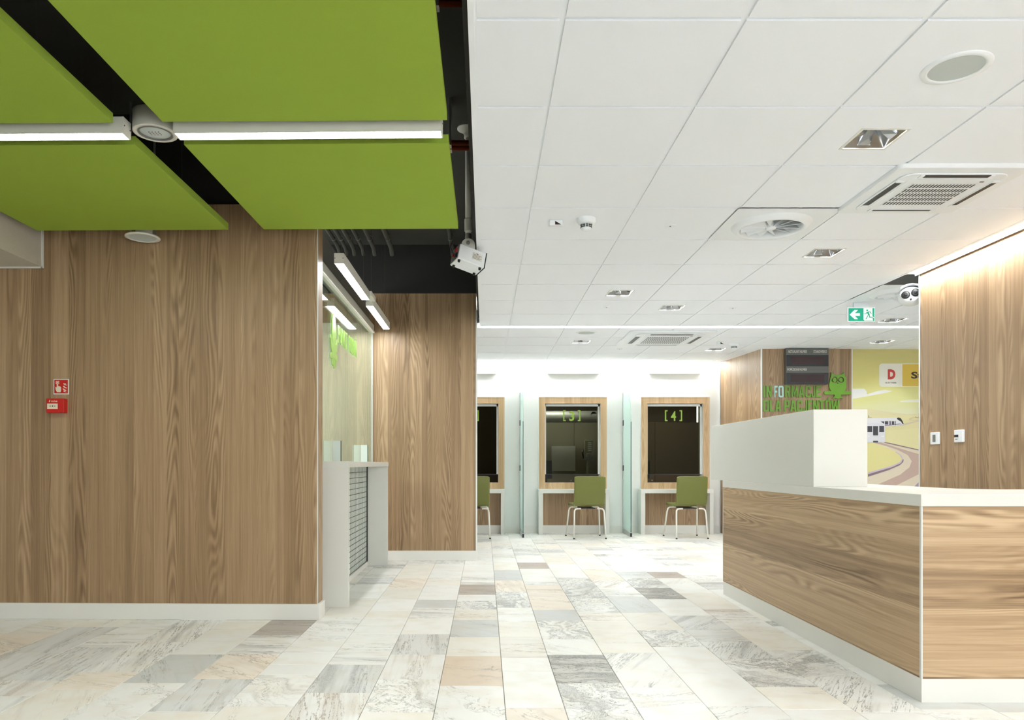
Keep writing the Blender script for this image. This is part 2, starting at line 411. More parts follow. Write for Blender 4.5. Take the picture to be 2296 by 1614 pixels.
# --- white tiled ceiling
ceil = MB(); ceil.box(-0.06, 3.25, -2.6, 7.86, ZC + .16, ZC + .22).box(3.25, 7.0, 6.06, 7.86, ZC + .16, ZC + .22).box(-3.0, 7.0, 7.86, YB, ZC + .16, ZC + .22).box(3.5, 7.0, -2.6, 6.06, ZC + .2, ZC + .3).box(-0.06, 3.245, -2.6, -.58, ZC, ZC + .02)
ceiling = struct('ceiling', ceil, 'tile_white')
XL = [-0.037, 0.257] + [0.257 + .6 * k for k in range(1, 12)]
YA = [-.565 + .6 * k for k in range(15)]            # ... 7.835
YZ = [7.956 + .6 * k for k in range(5)] + [YB - .125]
DOWN = {}                                          # tile centre -> fixture hole
def tilekey(x, y): return (round(x * 10), round(y * 10))
DL = [(1.757, 3.335), (2.357, 5.135), (1.157, 6.335), (1.757, 6.935), (4.157, 7.535), (1.157, 8.856), (2.957, 9.456), (4.757, 8.856), (.557, .935), (1.757, .335), (2.957, .935)]  # last three are out of view, added to brighten floor and ceiling
HOLE = {tilekey(*c): .096 for c in DL}
SKIP = {tilekey(1.757, 4.535), tilekey(3.557, 6.335), tilekey(2.357, 3.935)}
def ceil_tile(x0, x1, y0, y1):
    g = .0095; a, b, c, d = x0 + g, x1 - g, y0 + g, y1 - g
    k = tilekey((x0 + x1) / 2, (y0 + y1) / 2)
    if k in SKIP: return
    m = MB()
    if k in HOLE:
        h = HOLE[k]; mx, my = (x0 + x1) / 2, (y0 + y1) / 2
        m.box(a, mx - h, c, d, ZC, ZC + .018).box(mx + h, b, c, d, ZC, ZC + .018)
        m.box(mx - h, mx + h, c, my - h, ZC, ZC + .018).box(mx - h, mx + h, my + h, d, ZC, ZC + .018)
    else: m.box(a, b, c, d, ZC, ZC + .018)
    build('ceiling_tile', m, 'tile_white', ceiling)
for i in range(len(XL) - 1):
    for j in range(len(YA) - 1):
        if XL[i] > 3.2 and YA[j] < 6.0: continue
        ceil_tile(XL[i], XL[i + 1], YA[j], YA[j + 1])
for i in range(-3, len(XL) - 1):
    x0, x1 = (XL[i], XL[i + 1]) if i >= 1 else (0.257 + .6 * (i - 1), 0.257 + .6 * i)
    for j in range(len(YZ) - 1):
        if YZ[j] > 9.3 and x0 > 3.4: continue
        ceil_tile(x0, x1, YZ[j], YZ[j + 1])
zg = ZC + .007
for x in XL[1:]:
    y0 = -.565 if x < 3.2 else 6.035
    build('grid_bar', B(x - .012, x + .012, y0, 7.835, zg, zg + .02), 'grid', ceiling)
for x in [0.257 + .6 * k for k in range(-3, 12)]:
    build('grid_bar', B(x - .012, x + .012, 7.956, YB - .125 if x < 3.5 else 9.40, zg, zg + .02), 'grid', ceiling)
for y in YA[:-1]: build('grid_bar', B(-0.037, 3.245 if y < 6 else 7.0, y - .012, y + .012, zg + .001, zg + .02), 'grid', ceiling)
for y in YZ[1:-1]: build('grid_bar', B(-1.6, 3.5 if y > 9.5 else 7.0, y - .012, y + .012, zg + .001, zg + .02), 'grid', ceiling)
# edge profiles
build('edge_profile', MB().box(-0.056, -0.036, -2.6, 7.84, ZC - .004, ZC + .004).box(-0.056, -0.052, -2.6, 7.84, ZC, ZC + .06).box(-0.036, -0.027, -2.6, 7.84, ZC + .002, ZC + .02), 'grid', ceiling)
build('edge_profile', MB().box(3.236, 3.252, -2.6, 6.03, ZC - .004, ZC + .05), 'grid', ceiling)
build('edge_profile', MB().box(3.25, 7.0, 6.022, 6.036, ZC - .004, ZC + .20), 'black2', ceiling)
build('edge_profile', MB().box(-0.04, 7.0, 7.833, 7.85, ZC - .003, ZC + .05).box(-1.6, 7.0, 7.945, 7.96, ZC - .003, ZC + .05), 'grid', ceiling)
build('edge_profile', MB().box(-1.6, 3.45, YB - .125, YB - .11, ZC - .004, ZC + .05), 'grid', ceiling)
struct('ceiling_recess', MB().box(3.25, 4.2, 5.65, 6.03, ZC + .28, ZC + .3).box(3.25, 3.5, -1.0, 5.7, ZC + .10, ZC + .13), 'black')

# ================================================================== LIGHT LINES
t = thing('slot_light', 'long white slot light running along the top of the right wooden wall', 'light', (3.30, 3.0, ZC))
build('housing', MB().box(3.254, 3.262, -0.9, 5.72, ZC - .003, ZC + .06).box(3.331, 3.335, -0.9, 5.72, ZC - .012, ZC + .06).box(3.262, 3.331, -0.9, 5.72, ZC + .05, ZC + .06), 'housing', t)
build('diffuser', B(3.262, 3.329, -0.9, 5.715, ZC + .002, ZC + .008), 'slot_wall', t)
t = thing('slot_light', 'narrow white light line crossing the ceiling in front of the service windows', 'light', (2.0, 7.9, ZC))
build('diffuser', B(-0.05, 6.8, 7.862, 7.934, ZC + .004, ZC + .010), 'slot_lit', t)
build('housing', B(-0.05, 6.8, 7.852, 7.944, ZC + .03, ZC + .05), 'housing', t)
t = thing('slot_light', 'white wall washer slot light along the top of the white back wall', 'light', (1.0, YB - .05, ZC))
build('diffuser', B(-1.6, 3.38, YB - .105, YB - .045, ZC + .006, ZC + .012), 'slot_strong', t)
build('housing', B(-1.6, 3.38, YB - .108, YB - .01, ZC + .03, ZC + .05), 'housing', t)

def bar(label, ax, x0, x1, y0, y1, z, slope=0.0, wires=()):
    """suspended linear lamp; ax = long axis"""
    t = thing('linear_light', label, 'light', ((x0 + x1) / 2, (y0 + y1) / 2, z), 0, 'suspended linear lights')
    h = .07
    def sl(m):
        if slope: m.v = [(v[0], v[1] + slope * (v[0] - (x0 + x1) / 2), v[2]) for v in m.v]
        return m
    k = .0035
    build('housing', sl(B(x0, x1, y0, y1, z + .004, z + h)), 'housing', t, .0015)
    build('diffuser', sl(B(x0 + k, x1 - k, y0 + k, y1 - k, z + .0005, z + .0035)), 'lit', t)
    build('side_lip', sl(B(x0, x1, y0, y0 + k, z - .001, z + .004)), 'housing', t); build('side_lip', sl(B(x0, x1, y1 - k, y1, z - .001, z + .004)), 'housing', t)
    build('side_lip', sl(B(x0, x0 + k, y0 + k, y1 - k, z - .001, z + .004)), 'housing', t); build('side_lip', sl(B(x1 - k, x1, y0 + k, y1 - k, z - .001, z + .004)), 'housing', t)
    if ax == 'X':
        for e in ((x0 - .003, x0), (x1, x1 + .003)):
            c = build('end_cap', sl(B(*e, y0, y1, z, z + h)), 'housing', t)
            ex = e[0] - .001 if e[0] < x0 else e[1] + .001
            for yy in (y0 + .01, y1 - .01):
                build('screw', sl(MB().lathe([(.003, -.001), (.003, .001)], 10, (ex, yy, z + h * .5), 'X').cap(.003, .001 if ex > x1 else -.001, 10, (ex, yy, z + h * .5), 'X')), 'dark', c)
    else:
        for e in ((y0 - .003, y0), (y1, y1 + .003)):
            c = build('end_cap', B(x0, x1, *e, z, z + h), 'housing', t)
            ey = e[0] - .001 if e[0] < y0 else e[1] + .001
            for xx in (x0 + .006, x1 - .006):
                build('screw', MB().lathe([(.003, -.001), (.003, .001)], 10, (xx, ey, z + h * .5), 'Y').cap(.003, -.001 if ey < y0 else .001, 10, (xx, ey, z + h * .5), 'Y'), 'dark', c)
    for (wx, wy_) in wires: build('suspension_wire', MB().tube([(wx, wy_, z + h), (wx, wy_, 3.27)], .0008, 6), 'pipe', t)
    return t
bar('linear light between the left pair of green ceiling panels', 'X', -2.86, -1.553, 3.178, 3.248, 2.42, -.018, [(-2.6, 3.22), (-1.75, 3.21)])
bar('linear light between the right pair of green ceiling panels', 'X', -1.335, -0.185, 3.158, 3.228, 2.42, -.018, [(-1.1, 3.19), (-.4, 3.18)])
bar('added unseen linear light above the frame nearer the white ceiling', 'X', -1.335, -0.185, 1.74, 1.81, 2.42, -.018, [(-1.1, 1.77), (-.4, 1.76)])  # out of view, added to brighten the near floor
bar('nearer of two hanging linear lights over the white side counter', 'Y', -1.029, -.962, 5.045, 6.165, 2.37, 0, [(-.995, 5.12), (-.995, 6.05)])
bar('farther of two hanging linear lights over the white side counter', 'Y', -1.033, -.966, 6.405, 7.51, 2.37, 0, [(-1.0, 6.5), (-1.0, 7.4)])
t = thing('lamp_bracket', 'small white bracket box between the two linear lights over the counter', 'bracket', (-.97, 6.3, 2.44))
build('bracket_plate', MB().box(-1.0, -.945, 6.17, 6.40, 2.405, 2.445), 'housing', t, .003)
build('clip', MB().lathe([(.012, -.004), (.012, .004)], 14, (-.95, 6.26, 2.42), 'X').cap(.012, .004, 14, (-.95, 6.26, 2.42), 'X'), 'dark', t)

# ================================================================== GREEN CEILING PANELS
def panel(label, x0, x1, y0, y1):
    q = lambda x, y: (x, y - .012 * (x + .9))
    t = thing('ceiling_panel', label, 'ceiling panel', ((x0 + x1) / 2, (y0 + y1) / 2, 2.44), 0, 'green ceiling panels')
    build('panel', MB().prism([q(x0, y0), q(x1, y0), q(x1, y1), q(x0, y1)], 2.44, 2.481), 'green', t, .0015)
    for wx in (x0 + .2, x1 - .2):
        for wy_ in (y0 + .2, y1 - .2): build('suspension_wire', MB().tube([(wx, wy_, 2.48), (wx, wy_, 3.27)], .0008, 6), 'pipe', t)
panel('large near right green square panel hanging from the black ceiling, beside the white ceiling', -1.358, -.158, 1.905, 3.105)
panel('near left green panel cut by the left picture edge, in front of the left linear light', -2.765, -1.570, 1.905, 3.112)
panel('far right green panel hanging just above the hanging lamps, left of the projector', -1.358, -.163, 3.326, 4.532)
panel('far left green panel hanging beside the grey plaster beam, above the round speaker', -2.765, -1.578, 3.326, 4.536)

# ================================================================== PLENUM PIPES
for i, (v, z, rr) in enumerate(((320, 3.0, .016), (331, 3.0, .018), (8, 3.1, .016))):
    Yp = F * (z - 1) / (CY - v)
    o = build('copper_pipe', MB().tube([((-1.75, -1.75, -1.2)[i], Yp, z), (-.08, Yp, z)], rr, 10), 'copper')
    tag(o, ['upper of two copper pipes above the far green panels', 'lower of two copper pipes above the far green panels', 'copper pipe above the near right green panel'][i], 'pipe', 'copper pipes in the plenum')
    for xx in (-1.5, -.22): build('pipe_clip', MB().box(xx, xx + .012, Yp - .025, Yp + .025, z - .024, 3.27), 'steel', o)
names = ['first', 'second', 'third', 'fourth', 'fifth', 'sixth', 'seventh']
for i, (u, r) in enumerate(((752, .02), (768, .02), (786, .022), (806, .018), (832, .022), (872, .024), (1011, .022))):
    X = fx(u, 7.3); z = 3.20
    o = build('conduit', MB().tube([(X, 4.75, z), (X, 6.9, z), (X, 7.3, z - .005), (X + .01, 7.42, z - .04), (X + .012, 7.47, z - .09)], r, 10), 'pipe')
    tag(o, '%s dark conduit from the left running under the black slab above the middle wall' % names[i], 'pipe', 'dark conduits under the slab')
    build('pipe_clip', MB().lathe([(r + .005, -.01), (r + .005, .01)], 12, (X, 7.2, z), 'Y'), 'steel', o)

# ================================================================== ROUND CEILING THINGS ON THE LEFT
lx, ly, lz = -1.452, 3.255, 2.456
t = thing('emergency_lamp', 'round white drum emergency lamp hanging between the green panels', 'lamp', (lx, ly, lz))
build('drum', MB().lathe([(.0, .085), (.092, .085), (.092, .002), (.092, .0), (.086, 0), (.072, 0), (.072, .012)], 40, (lx, ly, lz)), 'housing', t)
l = build('lens', MB().lathe([(.072, .010), (.064, .004), (.03, .001), (.0, .0)], 40, (lx, ly, lz)), 'mesh_grey', t)
build('lens_ring', MB().lathe([(.072, .001), (.072, -.002), (.066, -.002), (.066, .004)], 40, (lx, ly, lz)), 'grey', l)
dm = MB()
for k in range(12):
    a = k % 4; b = k // 4
    dm.box(lx - .024 + a * .014, lx - .020 + a * .014, ly - .016 + b * .014, ly - .012 + b * .014, lz - .001, lz + .001)
build('led_dot', dm, 'grey', l)['kind'] = 'stuff'
build('mount', MB().tube([(lx, ly, lz + .08), (lx, ly, 3.27)], .008, 8), 'pipe', t)
sx, sy, sz = fx(320, 4.642), 4.642, fz(533, 4.642)
t = thing('ceiling_speaker', 'round white speaker hanging in front of the left wooden wall under a green panel', 'speaker', (sx, sy, sz))
build('rim', MB().lathe([(.0, .012), (.095, .01), (.103, .004), (.103, -.002), (.08, -.004), (.08, 0)], 40, (sx, sy, sz)), 'housing', t)
build('grille', MB().lathe([(.08, -.001), (.0, -.001)], 40, (sx, sy, sz)), 'mesh_grey', t)
build('can', MB().lathe([(.05, .01), (.05, .09), (0, .09)], 28, (sx + .01, sy, sz)), 'housing', t)
for dx in (-.075, .075): build('hanger', MB().box(sx + dx - .006, sx + dx + .006, sy - .004, sy + .004, sz + .006, 3.27), 'steel', t)

# ================================================================== PROJECTOR
px, py, pz = fx(1050, 5.0), 5.0, fz(582, 5.0)
t = thing('projector', 'small white box projector with black feet on a pole by the white ceiling edge', 'projector', (px, py, 3.27))
pole = build('pole', MB().tube([(px, py, 2.56), (px, py, 3.26)], .0205, 18), 'housing', t)
build('flange', MB().lathe([(.0, 0), (.075, 0), (.075, -.006), (.06, -.012), (.035, -.03), (.028, -.05), (.028, -.065), (.0, -.065)], 32, (px, py, 3.27)), 'housing', pole)
nut = MB().lathe([(.021, .16), (.026, .155), (.026, .075), (.021, .07)], 14, (px, py, 2.50), smooth=False)
build('collar', nut, 'housing', pole)
build('swivel', MB().lathe([(.018, .10), (.022, .05), (.012, .02)], 16, (px, py, 2.47)), 'steel', pole)
br = MB()
arc = [(.045 * math.cos(a), .055 + .04 * math.sin(a)) for a in [math.pi * k / 10 for k in range(11)]]
br.add([(px + a, py + dy, pz + .04 + b) for dy in (-.03, -.026) for a, b in [(.05, -.02)] + arc + [(-.05, -.02)]], [tuple(range(13)), tuple(reversed(range(13, 26)))] + [(k, (k + 1) % 13, 13 + (k + 1) % 13, 13 + k) for k in range(13)])
build('bracket', br, 'housing', t)
build('bracket_bolt', MB().lathe([(.013, -.004), (.013, 0)], 14, (px, py - .03, pz + .105), 'Y').cap(.013, -.004, 14, (px, py - .03, pz + .105), 'Y'), 'steel', t)
R = Matrix.Translation((px, py, pz)) @ Matrix.Rotation(math.radians(24), 4, 'Z') @ Matrix.Rotation(math.radians(14), 4, 'Y') @ Matrix.Rotation(math.radians(-10), 4, 'X')
build('body', B(-.098, .098, -.065, .065, -.055, .055).xf(R), 'plastic', t, .006)
end = build('rear_plate', B(-.101, -.097, -.06, .06, -.05, .05).xf(R), 'steel', t)
build('switch', B(-.108, -.1, -.03, -.01, .012, .035).xf(R), 'red', end)
build('switch', B(-.108, -.1, .012, .03, -.01, .012).xf(R), 'red', end)
build('socket', B(-.108, -.1, -.05, -.02, -.045, -.01).xf(R), 'dark', end)
build('front_frame', MB().box(.096, .102, -.068, .068, -.058, -.045).box(.096, .102, -.068, -.058, -.058, .058).box(.096, .102, .058, .068, -.058, .058).xf(R), 'rubber', t, .002)
for fx_ in (-.08, .075):
    for fy in (-.045, .045): build('foot', MB().lathe([(.010, 0), (.008, -.014), (0, -.014)], 12, (fx_, fy, -.055)).xf(R), 'rubber', t)
lab = build('label_sheet', B(.0, .072, -.0665, -.065, -.022, .03).xf(R), 'plate_white', t)
lm = MB()
for k in range(4): lm.box(.004, .068 - (k % 2) * .012, -.0672, -.0665, .012 - k * .009, .015 - k * .009)
lm.box(.026, .04, -.0672, -.0665, .02, .026)
build('print_line', lm.xf(R), 'grey', lab)['kind'] = 'stuff'
build('cable', MB().tube([tuple(R @ Vector(p)) for p in ((-.105, -.035, -.028), (-.13, -.04, -.02), (-.15, -.03, .02), (-.145, -.02, .055), (-.12, -.01, .062), (-.1, -.02, .06), (-.06, 0, .06))], .003, 8), 'rubber', t)

# ================================================================== PARTITION GLASS ON THE LEFT
XG = -1.172
t = thing('glass_partition', 'tall glass partition with white frame above the white side counter', 'partition', (XG, 6.3, 0))
for a, b in ((4.90, 6.285), (6.295, 7.63)): build('glass_pane', B(XG - .004, XG + .004, a, b, 1.0, 2.36), 'glass_clear', t)
build('top_rail', MB().box(XG - .02, XG + .022, 4.89, 7.668, 2.362, 2.44).box(XG + .004, XG + .03, 4.89, 7.668, 2.355, 2.375), 'housing', t, .002)
build('side_rail', MB().box(XG - .02, XG + .006, 7.632, 7.645, 1.0, 2.362).box(XG + .004, XG + .012, 7.652, 7.668, 1.0, 2.362), 'white', t, .001)
build('side_rail_groove', B(XG + .0, XG + .006, 7.645, 7.652, 1.0, 2.362), 'grey', t)
build('header', B(XG - .05, XG - .022, 4.89, 7.66, 2.36, 2.7), 'grey', t)
# logo and letters on the glass
t = thing('glass_lettering', 'pale green PUNKT letters beside the octopus emblem on the partition glass', 'lettering', (XG + .006, 5.84, 1.96))
for word, a, b in (('PUNKT', 5.85, 6.26), ('POBRAŃ', 6.32, 6.70)):
    st = (b - a) / len(word)
    for i, ch in enumerate(word):
        m = text(ch, .15, 1, .005, -.004); w = width(m); k = (st * .84) / w
        m.v = [(v[0] * k, v[1], v[2]) for v in m.v]
        build('letter', on_glass(m, XG + .009, a + st * i, 1.962), 'glass_green', t)
oc = [(0, .0)]
head = [(.095 * math.cos(a), .16 * math.sin(a) if math.sin(a) > 0 else .12 * math.sin(a)) for a in [math.radians(-35 + 250 * k / 22) for k in range(23)]]
tent = [(-.075, -.09), (-.13, -.06), (-.165, -.02), (-.18, -.05), (-.15, -.12), (-.10, -.15), (-.17, -.16), (-.185, -.2), (-.12, -.2), (-.08, -.18), (-.10, -.24), (-.06, -.25), (-.045, -.19), (-.02, -.18), (-.02, -.26), (.02, -.265), (.02, -.18), (.05, -.19), (.065, -.25), (.1, -.24), (.08, -.18), (.12, -.2), (.18, -.19), (.165, -.15), (.10, -.14), (.15, -.11), (.175, -.05), (.16, -.02), (.13, -.06), (.08, -.08)]
o = build('octopus_emblem', on_glass(shape([[(p[0] * .72, p[1]) for p in head + tent]], .006), XG + .010, 5.69, 2.00), 'glass_green')
tag(o, 'pale green octopus shaped emblem on the partition glass, left of the letters', 'emblem')

# ================================================================== WHITE SIDE COUNTER
t = thing('side_counter', 'tall narrow white counter standing against the glass partition', 'counter', (-1.05, 6.2, 0))
build('countertop', B(-1.165, -.952, 5.155, 7.30, .976, 1.018), 'white', t, .0015)
build('leg_panel', B(-1.165, -.953, 5.157, 5.20, 0, .976), 'white', t, .001)
build('leg_panel', B(-1.152, -.956, 7.26, 7.30, 0, .976), 'white', t, .001)
build('plinth', B(-1.168, -1.150, 5.2, 7.26, 0, .043), 'base_white', t)
build('back_panel', B(-1.166, -1.160, 5.2, 7.26, .043, .976), 'frost', t)
wire = MB()
for k in range(20):
    z = .05 + k * .0485
    if z < .97: wire.box(-1.159, -1.1565, 5.2, 7.25, z - .0022, z + .0022)
build('mesh_rail', wire, 'pipe', t)['kind'] = 'stuff'
wire = MB()
for k in range(32):
    y = 5.22 + k * .064; wire.box(-1.1588, -1.1572, y - .0013, y + .0013, .043, .976)
build('mesh_wire', wire, 'grey', t)['kind'] = 'stuff'
build('panel_edge', B(-1.159, -1.150, 7.245, 7.26, .043, .976), 'dark', t)
for yy, lb in ((5.66, 'nearer small frosted glass screen standing on the white side counter'), (6.95, 'farther small frosted glass screen standing on the white side counter')):
    t = thing('counter_screen', lb, 'screen', (-1.13, yy, 1.018), 0, 'small glass screens on the side counter')
    build('pane', B(-1.166, -1.104, yy - .006, yy + .006, 1.018, 1.178), 'frost', t)
    build('polished_edge', B(-1.104, -1.100, yy - .007, yy + .007, 1.018, 1.178), 'glass_edge', t)

# ================================================================== SERVICE WINDOWS
WN = ['2', '3', '4']
for i, ((a, b), (c, d)) in enumerate(zip(WIN, OPN)):
    t = thing('window_%d' % (i + 1), None, None, ((a + b) / 2, YB, ZB)); t['kind'] = 'structure'
    zb, zt = .640, 1.963
    y0 = YB - .018
    build('frame_board', B(a, b, y0, YB, ZT + .012, zt), 'wood_pale', t)
    build('frame_board', B(a, b, y0, YB, zb, ZB - .012), 'wood_pale', t)
    build('frame_board', B(a, c - .012, y0, YB, ZB - .012, ZT + .012), 'wood_pale', t)
    build('frame_board', B(d + .012, b, y0, YB, ZB - .012, ZT + .012), 'wood_pale', t)
    build('inner_lining', MB().box(c - .02, c, y0 - .004, YB + .06, ZB - .02, ZT + .02).box(d, d + .02, y0 - .004, YB + .06, ZB - .02, ZT + .02).box(c, d, y0 - .004, YB + .06, ZT, ZT + .02).box(c, d, y0 - .004, YB + .06, ZB - .02, ZB), 'wood_pale', t, .001)
    build('outer_edge', MB().box(a - .006, a, y0 - .002, YB, zb, zt).box(b, b + .006, y0 - .002, YB, zb, zt).box(a - .006, b + .006, y0 - .002, YB, zt, zt + .008), 'trim', t)
    yg = YB + .075
    zs = fz(1063, yg)
    build('metal_frame', MB().box(c, d, yg - .02, yg + .02, ZT - .034, ZT).box(c, c + .02, yg - .02, yg + .02, zs, ZT).box(d - .024, d, yg - .02, yg + .05, zs, ZT), 'trim', t)
    build('glass_pane', B(c + .02, d - .024, yg - .004, yg + .004, zs, ZT - .034), 'glass_window', t)
    build('pane_rail', B(c, d, yg - .006, yg + .006, zs - .008, zs + .004), 'dark', t)
    build('sill', B(c, d, YB + .06, YB + .16, ZB - .03, ZB + .002), 'cabinet2', t)
    s = thing('window_number', 'green [%s] number on the glass of the %s service window' % (WN[i], ['leftmost', 'middle', 'right'][i]), 'lettering', ((c + d) / 2, yg - .006, 1.62), 0, 'window numbers')
    xc = (c + d) / 2 - .005
    for ch, dx, w, h in (('[', -.125, .038, .158), (WN[i], -.037, .074, .145), (']', .088, .038, .158)):
        if ch in '[]':
            sg = 1 if ch == '[' else -1
            lp = [(0, 0), (.038, 0), (.038, .016), (.018, .016), (.018, .142), (.038, .142), (.038, .158), (0, .158)]
            if sg < 0: lp = [(.038 - p[0], p[1]) for p in lp][::-1]
            m = shape([lp], .004)
            build('bracket_sign', on_front(m, xc + dx, yg - .007, 1.625), 'number', s)
        else:
            m = text(ch, .14, 1, .004, .025); k = w / width(m); m.v = [(v[0] * k, v[1], v[2]) for v in m.v]
            build('digit', on_front(m, xc + dx, yg - .007, 1.632), 'number', s)

# counters under the windows
CNT = [(-.72, .281), (.766, 1.766), (2.215, 3.245)]
for i, (a, b) in enumerate(CNT):
    t = thing('service_counter', 'white framed service counter with wooden back panel under the %s window' % ['leftmost, half hidden', 'middle', 'right'][i], 'counter', ((a + b) / 2, 10.6, 0), 0, 'service counters')
    build('countertop', B(a, b, 10.47, YB - .02, .583, .639), 'white', t, .002)
    build('leg_panel', B(a, a + .06, 10.475, YB - .014, 0, .583), 'white', t, .001)
    build('leg_panel', B(b - .052, b, 10.475, YB - .014, 0, .583), 'white', t, .001)
    build('back_panel', B(a + .06, b - .052, YB - .03, YB - .001, .115, .583), 'wood', t)
    build('plinth', B(a + .06, b - .052, YB - .035, YB - .001, 0, .115), 'base_white', t)
    s = thing('wall_box', 'flat white box on the back wall high above the %s service window' % ['leftmost', 'middle', 'right'][i], 'wall box', ((a + b) / 2, YB, 2.3), 0, 'white boxes above the service windows')
    x0 = [-.585, .905, 2.375][i]
    build('casing', B(x0, x0 + .75, YB - .034, YB, fz(838, YB - .03), 2.395), 'white', s, .003)
    build('end_plate', B(x0 - .004, x0, YB - .03, YB, 2.31, 2.39), 'plastic', s); build('end_plate', B(x0 + .75, x0 + .754, YB - .03, YB, 2.31, 2.39), 'plastic', s)

# dividers
for i, (x, lb) in enumerate(((.520, 'left glass divider screen standing left of the middle service window'), (2.008, 'right glass divider screen standing right of the middle service window'))):
    t = thing('glass_divider', lb, 'divider', (x, 10.45, 0), 0, 'glass dividers')
    y0, y1, r = 10.14 if i else 10.02, YB - .02, .22
    pr = [(y1, .06), (y1, 2.02), (y0 + r + .1, 2.02)] + [(y0 + (r + .1) * (1 - math.sin(q)), 2.02 - .42 * (1 - math.cos(q))) for q in [math.pi / 2 * k / 8 for k in range(1, 9)]] + [(y0, .06)]
    n = len(pr)
    m = MB().add([(x - .005, p[0], p[1]) for p in pr] + [(x + .005, p[0], p[1]) for p in pr], [tuple(range(n)), tuple(reversed(range(n, 2 * n)))] + [(k, (k + 1) % n, n + (k + 1) % n, n + k) for k in range(n)])
    build('glass_pane', m, 'glass_div', t)
    build('front_edge', B(x - .0052, x + .0052, y0 - .003, y0, .06, 1.58), 'glass_edge', t)
    build('wall_profile', B(x - .014, x + .014, YB - .03, YB, 0, 2.03), 'steel', t, .002)
    build('floor_profile', B(x - .014, x + .014, y0, YB - .03, 0, .06), 'steel', t, .002)
    for z in (.9, 1.55): build('clamp', B(x - .018, x - .006, YB - .06, YB - .025, z, z + .08), 'dark', t)
    build('end_stop', B(x - .012, x + .012, y0 - .012, y0, 0, .05), 'dark', t)

# ================================================================== CHAIRS
def chair(label, X, Y, rz):
    t = thing('visitor_chair', label, 'chair', (X, Y, 0), rz, 'green visitor chairs')
    # one bent shell: seat front -> rear -> back, extruded across
    prof = [(.24, .425), (.225, .445), (.10, .44), (-.06, .432), (-.13, .436), (-.168, .455), (-.186, .50), (-.198, .60), (-.212, .72), (-.232, .834)]
    def shell(pr, th, W, crv):
        m = MB(); n = len(pr); xs_ = [W * k / 6 for k in range(-3 * 2, 3 * 2 + 1, 1)]; xs_ = [W * k / 6 for k in range(-6, 7)]
        P = [Vector((p[0], p[1])) for p in pr]; Nn = []
        for i in range(n):
            d = (P[min(i + 1, n - 1)] - P[max(i - 1, 0)]).normalized(); Nn.append(Vector((d[1], -d[0])))
        vs = []
        for s_ in (0, 1):
            for i in range(n):
                for x in xs_:
                    bow = crv * (x / W) ** 2 * (1 if i > 5 else 0)
                    q = P[i] - Nn[i] * th * s_ * (-1)
                    e = .012 * max(0, abs(x / W) - .8) / .2 if i in (0, n - 1) else 0
                    vs.append((x, q[0] + bow, q[1] - (e if i == n - 1 else 0)))
        w = len(xs_); fs = []
        for s_ in (0, 1):
            for i in range(n - 1):
                for k in range(w - 1):
                    a = s_ * n * w + i * w + k; f = (a, a + 1, a + w + 1, a + w); fs.append(f if s_ else tuple(reversed(f)))
        o2 = n * w
        for i in range(n - 1):
            for k in (0, w - 1): a = i * w + k; fs.append((a, a + w, a + w + o2, a + o2))
        for k in range(w - 1):
            for i in (0, n - 1): a = i * w + k; fs.append((a, a + 1, a + 1 + o2, a + o2))
        m.add(vs, fs, True); return m
    o = build('seat', shell(prof[:5], .026, .212, .0), 'seat', t, .008, world=False)
    o = build('backrest', shell(prof[3:], .026, .210, .014), 'seat', t, .008, world=False)
    build('under_plate', B(-.09, .09, -.13, .2, .398, .412), 'dark', t, world=False)
    def leg(pts): return MB().tube(pts, .0105, 10)
    for sx_ in (-1, 1):
        build('leg', leg([(sx_ * .215, -.205, .01), (sx_ * .203, -.165, .33), (sx_ * .198, -.155, .375), (sx_ * .182, -.150, .396), (sx_ * .15, -.148, .402), (sx_ * .11, -.148, .402)]), 'leg', t, world=False)
        lg = build('leg', leg([(sx_ * .238, .25, .01), (sx_ * .212, .18, .35), (sx_ * .205, .165, .39), (sx_ * .185, .155, .408), (sx_ * .15, .15, .411), (sx_ * .1, .148, .411)]), 'leg', t, world=False)
        for yy, xx in ((-.206, .2155), (.251, .2385)):
            build('foot_cap', MB().lathe([(0, 0), (.012, 0), (.012, .016), (.0, .02)], 12, (sx_ * xx, yy, 0)), 'rubber', t, world=False)
    return t
chair('green chair with white legs at the middle service window marked [3]', 1.385, 10.035, .075)
chair('green chair with white legs at the right service window marked [4]', 2.745, 10.035, .085)
chair('green chair half hidden behind the wooden wall at the leftmost service window', -.155, 10.035, .05)

# ================================================================== OFFICE BEHIND THE WINDOWS
struct('wall_office_back', B(-1.6, 3.7, 12.9, 13.0, 0, 2.5), 'cabinet2')
for nm, x in (('wall_office_left', -1.65), ('wall_office_right', 3.75), ('wall_office_split', .27), ('wall_office_split_right', 1.98)):
    struct(nm, B(x - .025, x + .025, YB + .2, 12.9, 0, 2.45), 'cabinet2')
struct('ceiling_office', B(-1.7, 3.8, YB + .16, 13.0, 2.45, 2.5), 'cabinet2')
for i, (a, b) in enumerate(((.3, .95), (.954, 1.5), (1.504, 1.95))):
    o = build('cabinet', B(a, b, 12.42, 12.88, 0, 1.70), 'cabinet', None, .003)
    tag(o, ['grey tall cabinet at the left behind the middle service window', 'grey tall cabinet in the middle behind the middle service window', 'grey tall cabinet at the right behind the middle service window'][i], 'cabinet', 'cabinets behind window three')
    build('cabinet_knob', MB().lathe([(.0, -.02), (.015, -.02), (.015, 0)], 12, (b - .05, 12.42, .72), 'Y'), 'steel', o)
